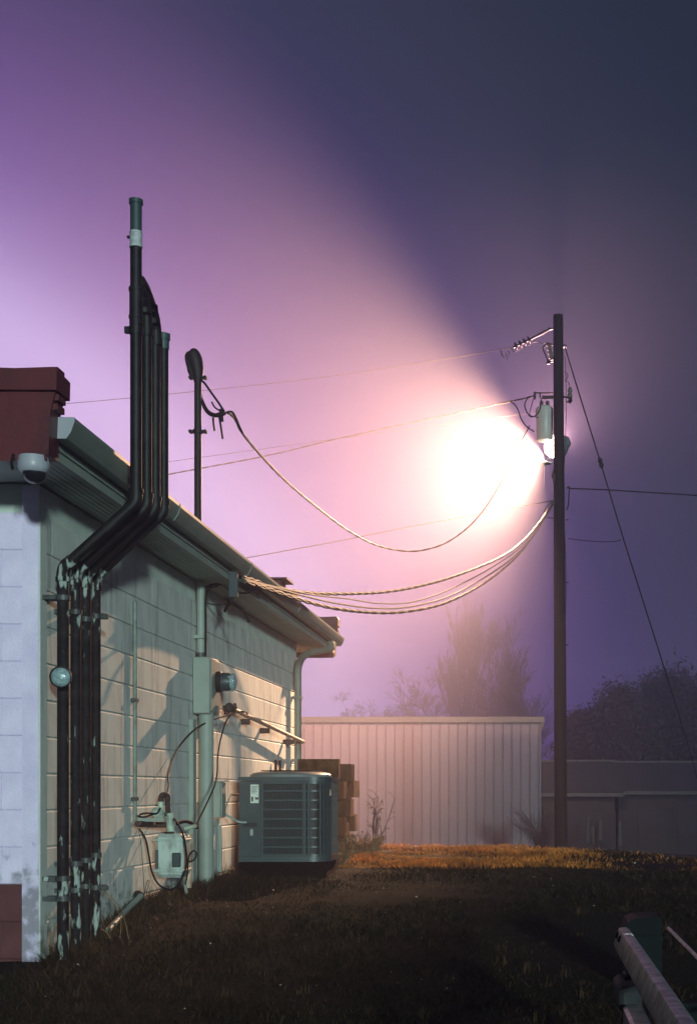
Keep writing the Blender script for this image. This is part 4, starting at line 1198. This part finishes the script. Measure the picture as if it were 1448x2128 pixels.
wp = Vector((-1.85, 13.2, gz(-1.85, 13.2)))
twiggy(wp, .24, .5, 60, 6, 'dry_weeds', 'clump of dry weeds at the right foot of the air conditioner', 'weeds', M['straw'], leaves=2)
wp = Vector((-1.75, 14.6, gz(-1.75, 14.6)))
twiggy(wp, .24, .55, 70, 9, 'dry_weeds', 'orange-lit clump of dry weeds before the block stack', 'weeds', M['straw'], leaves=2)
wp = Vector((-1.82, 16.2, gz(-1.8, 16.2)))
twiggy(wp, .60, .4, 9, 10, 'dry_weeds', 'tall thin leafy stalks standing against the shed wall', 'weeds', M['twig'], leaves=2, lean=.12)

# long dry stems arching at the foot of the pipes
SG = 'dry grass stems arching at the foot of the black pipes'
for i, pts in enumerate(([(212, 1848), (228, 1866), (243, 1890), (252, 1915), (250, 1950)], [(214, 1850), (236, 1868), (252, 1890), (262, 1922), (268, 1952)], [(210, 1930), (222, 1938), (230, 1950)])):
    tag(obj('dry_stem', MB().tube(path_px(pts, 8.05, 8.0, 5), .0026, 4), M['straw']),
        ['long dry stem arching nearest the pipes', 'longest dry stem arching farthest right', 'short dry stem at ground level by the pipes'][i], 'dry stem', SG)

# ------------------------------------------------------------------ bolted metal frame at the bottom right
K = 1.40
def E(px, py, d): return V(px, py, d * K)
fr = thing('steel_railing', Vector((.45, 5.0, gz(.45, 5.0))), 'grey bolted steel frame in the bottom right corner beside a dark green box', 'railing')
def E2(u, v): return (u * K, ZC + v * K)
sec = [E2(.2790, -.5205), E2(.2770, -.511), E2(.2935, -.458), E2(.300, -.4565), E2(.3175, -.4555), E2(.328, -.462), E2(.328, -.52), E2(.30, -.540)]
rail = obj('top_rail', MB().prism_y(sec, 2.0 * K, 4.30 * K), M['frame'], fr, True, 35)
cx_, cz_ = sum(p[0] for p in sec) / 8, sum(p[1] for p in sec) / 8
grow = lambda f: [(cx_ + (u - cx_) * f, cz_ + (v - cz_) * f) for u, v in sec]
mb = MB()
y0_, y1_ = 4.315 * K, 4.52 * K
mb.prism_y(grow(1.0), y0_, y1_)
mb.prism(sec, lambda u, v: Vector((u, y1_, v)), lambda u, v: Vector((cx_ + (u - cx_) * .75, y1_ + .03, cz_ + (v - cz_) * .75)))
cap_ = obj('end_cap', mb, M['frame'], rail, True, 35)
obj('gasket', MB().prism_y(grow(.97), 4.30 * K, 4.315 * K), M['rubber'], rail, False)
nrm_ = Vector((-.66, 0, .75)).normalized()
for yy in (4.36, 4.47):
    cbt = Vector(((.2885) * K, yy * K, ZC - .478 * K))
    obj('bolt', MB().lathe([(.016, -.004), (.016, .008), (.011, .012)], cbt, (-.96, -.1, .25), 10), M['rubber'], cap_)
obj('lower_rail', MB().box(Vector((.255 * K, 2.2 * K, ZC - .66 * K)), Vector((.31 * K, 3.75 * K, ZC - .59 * K)), bev=.012), M['frame'], fr)
obj('lower_end', MB().box(Vector((.245 * K, 3.76 * K, ZC - .62 * K)), Vector((.31 * K, 4.05 * K, ZC - .545 * K)), bev=.02), M['frame_grey'], fr)
obj('upright', MB().box(Vector((.27 * K, 3.9 * K, ZC - .90 * K)), Vector((.315 * K, 4.0 * K, ZC - .53 * K)), bev=.006), M['frame_dark'], fr)
obj('side_rod', MB().tube([Vector((.455 * K, 4.5 * K, ZC - .457 * K)), Vector((.455 * K, 2.5 * K, ZC - .457 * K))], .006 * K, 8), M['frame'], fr)
obj('cross_brace', MB().box(Vector((.33 * K, 3.0 * K, ZC - .52 * K)), Vector((.46 * K, 3.04 * K, ZC - .47 * K))), M['frame_dark'], fr, False)
rbx = thing('rounded_bin', Vector((.62, 7.3, gz(.62, 7.3))), 'dark green rounded box behind the steel frame', 'bin')
pr = [(.51, -1.3), (.505, -.74), (.52, -.70), (.555, -.682), (.66, -.676), (.693, -.682), (.697, -.70), (.697, -1.3)]
obj('body', MB().prism_y([(u, ZC + v) for u, v in pr], 7.22, 7.55), M['frame_dark'], rbx, True, 40)
obj('lid_band', MB().prism_y([(.500, ZC - .80), (.500, ZC - .77), (.702, ZC - .77), (.702, ZC - .80)], 7.205, 7.56), M['frame_dark'], rbx, False)

# ------------------------------------------------------------------ grass
def grass(n, ya, yb, pw_, hmin, hmax, wid, name, mat_, seed, xl=None):
    rg = np.random.default_rng(seed)
    u = rg.random(n)
    y = ya + (yb - ya) * u ** pw_
    xlo = np.maximum(-1100 * y / F - .1, WX + .02); xhi = 360 * y / F + .1
    beyond = y > YB + .05
    xlo = np.where(beyond, -1100 * y / F, xlo)
    x = xlo + (xhi - xlo) * rg.random(n)
    if name == 'dry_and_lit_grass' and mat_ is M['blade_lamplit']:          # thins out to the right, where the painted lamplight fades
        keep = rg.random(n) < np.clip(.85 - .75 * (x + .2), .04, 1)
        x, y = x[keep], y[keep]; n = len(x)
    z = ground_z(x, y)
    h = rg.uniform(hmin, hmax, n) * (.7 + .6 * (np.sin(x * 2.7 + 1) * np.sin(y * 1.9) > 0))
    h = np.where((x < WX + .35), h * 1.5, h)
    pat = np.sin(x * 1.7 + 1.3 * np.sin(y * .9)) * np.sin(y * 1.3 + 1.1 * np.sin(x * 1.1 + 2)) + .5 * np.sin(x * 5.1 + y * 3.3) * np.sin(y * 4.7 - x * 2.2)
    h = h * np.clip(.75 + .55 * pat, .25, 1.6)
    a = rg.uniform(0, 2 * np.pi, n)
    w = wid * rg.uniform(.6, 1.4, n) * np.clip(y / 9, .7, 2.5)
    lean = rg.normal(0, .65, (n, 2)) * h[:, None]
    p = np.stack([x, y, z - .006], 1)
    dv = np.stack([np.cos(a) * w, np.sin(a) * w, np.zeros(n)], 1)
    mid = p + np.concatenate([lean * .35, (h * .6)[:, None]], 1)
    tip = p + np.concatenate([lean, h[:, None]], 1)
    v = np.stack([p - dv, p + dv, mid + dv * .7, mid - dv * .7, tip], 1).reshape(-1, 3)
    k = np.arange(n) * 5
    quads = np.stack([k, k + 1, k + 2, k + 3], 1); tris = np.stack([k + 3, k + 2, k + 4], 1)
    li = np.concatenate([quads.ravel(), tris.ravel()])
    ls = np.concatenate([np.arange(n) * 4, 4 * n + np.arange(n) * 3])
    me = bpy.data.meshes.new(name)
    me.vertices.add(5 * n); me.vertices.foreach_set('co', v.ravel())
    me.loops.add(7 * n); me.loops.foreach_set('vertex_index', li.astype(np.int32))
    me.polygons.add(2 * n); me.polygons.foreach_set('loop_start', ls.astype(np.int32))
    me.update(calc_edges=True); me.validate()
    me.materials.append(mat_)
    o = bpy.data.objects.new(name, me); COL.objects.link(o)
    o['kind'] = 'stuff'; o['label'] = 'short rough winter lawn of brown and green blades'; o['category'] = 'grass'
    return o
M['blade'] = mat('dead_grass', (.024, .014, .0065), .7, .3, 1.1, col2=(.012, .013, .005), lo=.45, hi=.62, spec=.1)
M['blade2'] = mat('straw_grass', (.066, .037, .018), .6, .3, 1.5, spec=.15)
M['blade_lamplit'] = mat('lamplit_crest_grass', (.55, .20, .045), .7, .6, 3.5, spec=.1)  # orange lamplight on the crest painted into the blade colour
grass(120000, 5.6, 34, 1.7, .018, .046, .0030, 'grass', M['blade'], 1)
g2 = grass(26000, 5.6, 32, 1.6, .022, .058, .0026, 'dry_and_lit_grass', M['blade2'], 2)
g2['label'] = 'paler dry grass blades scattered through the lawn'
g3 = grass(80000, 12.8, 22, 1.15, .03, .075, .0028, 'dry_and_lit_grass', M['blade_lamplit'], 3)
g3['label'] = 'dry grass painted lamp-lit orange along the lawn crest in front of the shed'
def tufts(n, seed):
    rg = random.Random(seed)
    mb = MB()
    for i in range(n):
        y = rg.uniform(7.6, 15.6) if i % 3 else rg.uniform(6.3, 20)
        x = WX + .02 + abs(rg.gauss(0, .10)) if i % 3 else rg.uniform(-1000 * y / F, 320 * y / F)
        if x < WX + .02: continue
        z = gz(x, y); hh = rg.uniform(.05, .13) if i % 3 else rg.uniform(.03, .07)
        for k in range(14):
            a = rg.uniform(0, 6.283); l = rg.uniform(.2, .9) * hh
            p = Vector((x + rg.gauss(0, .02), y + rg.gauss(0, .02), z - .005))
            d_ = Vector((math.cos(a) * l, math.sin(a) * l, hh * rg.uniform(.6, 1.1)))
            w_ = Vector((-math.sin(a), math.cos(a), 0)) * .0022
            mb.add([p - w_, p + w_, p + d_ * .55 + Vector((0, 0, .01)) + w_ * .7, p + d_ * .55 + Vector((0, 0, .01)) - w_ * .7, p + d_], [(0, 1, 2, 3), (3, 2, 4)])
    o = obj('grass_tufts', mb, M['blade2'], None, False)
    o['kind'] = 'stuff'; o['label'] = 'longer tufts of dry grass along the foot of the wall'; o['category'] = 'grass'
tufts(900, 4)
# pale fallen leaves, and specks painted as dew glints
lm = MB()
for i in range(320):
    y = rng.uniform(6.2, 19); x = rng.uniform(max(-1050 * y / F, WX + .15), 330 * y / F)
    z = gz(x, y) + rng.uniform(.02, .045); s_ = rng.choice([.003, .004, .005, .006, .010]) * y / 9
    n_ = [Vector((rng.uniform(-1, 1), rng.uniform(-1, 1), rng.uniform(-.5, .8))) * s_ for _ in range(4)]
    lm.add([Vector((x, y, z)) + q for q in n_], [(0, 1, 2), (0, 2, 3)])
o = obj('leaves_and_glints', lm, M['leaf'], None, False); o['kind'] = 'stuff'; o['label'] = 'pale bits of leaf and painted dew glints scattered over the dark lawn'; o['category'] = 'leaves'

# ------------------------------------------------------------------ haze
hz = MB().box((-203, -22, Z(-4.8)), (203, 127, Z(11.2)))
o = obj('haze', hz, M['wire'], None, False)
o.data.materials.clear()
hm = bpy.data.materials.new('haze_air'); hm.use_nodes = True
ht = hm.node_tree; ht.nodes.clear()
ho = N(ht, 'ShaderNodeOutputMaterial'); pv = N(ht, 'ShaderNodeVolumePrincipled')
pv.inputs['Color'].default_value = (.88, .79, 1.0, 1)
pv.inputs['Density'].default_value = HAZE
pv.inputs['Anisotropy'].default_value = .62
ht.links.new(pv.outputs[0], ho.inputs['Volume'])
o.data.materials.append(hm)
o['kind'] = 'stuff'; o['label'] = 'thin night fog filling the air over the lawn'; o['category'] = 'haze'
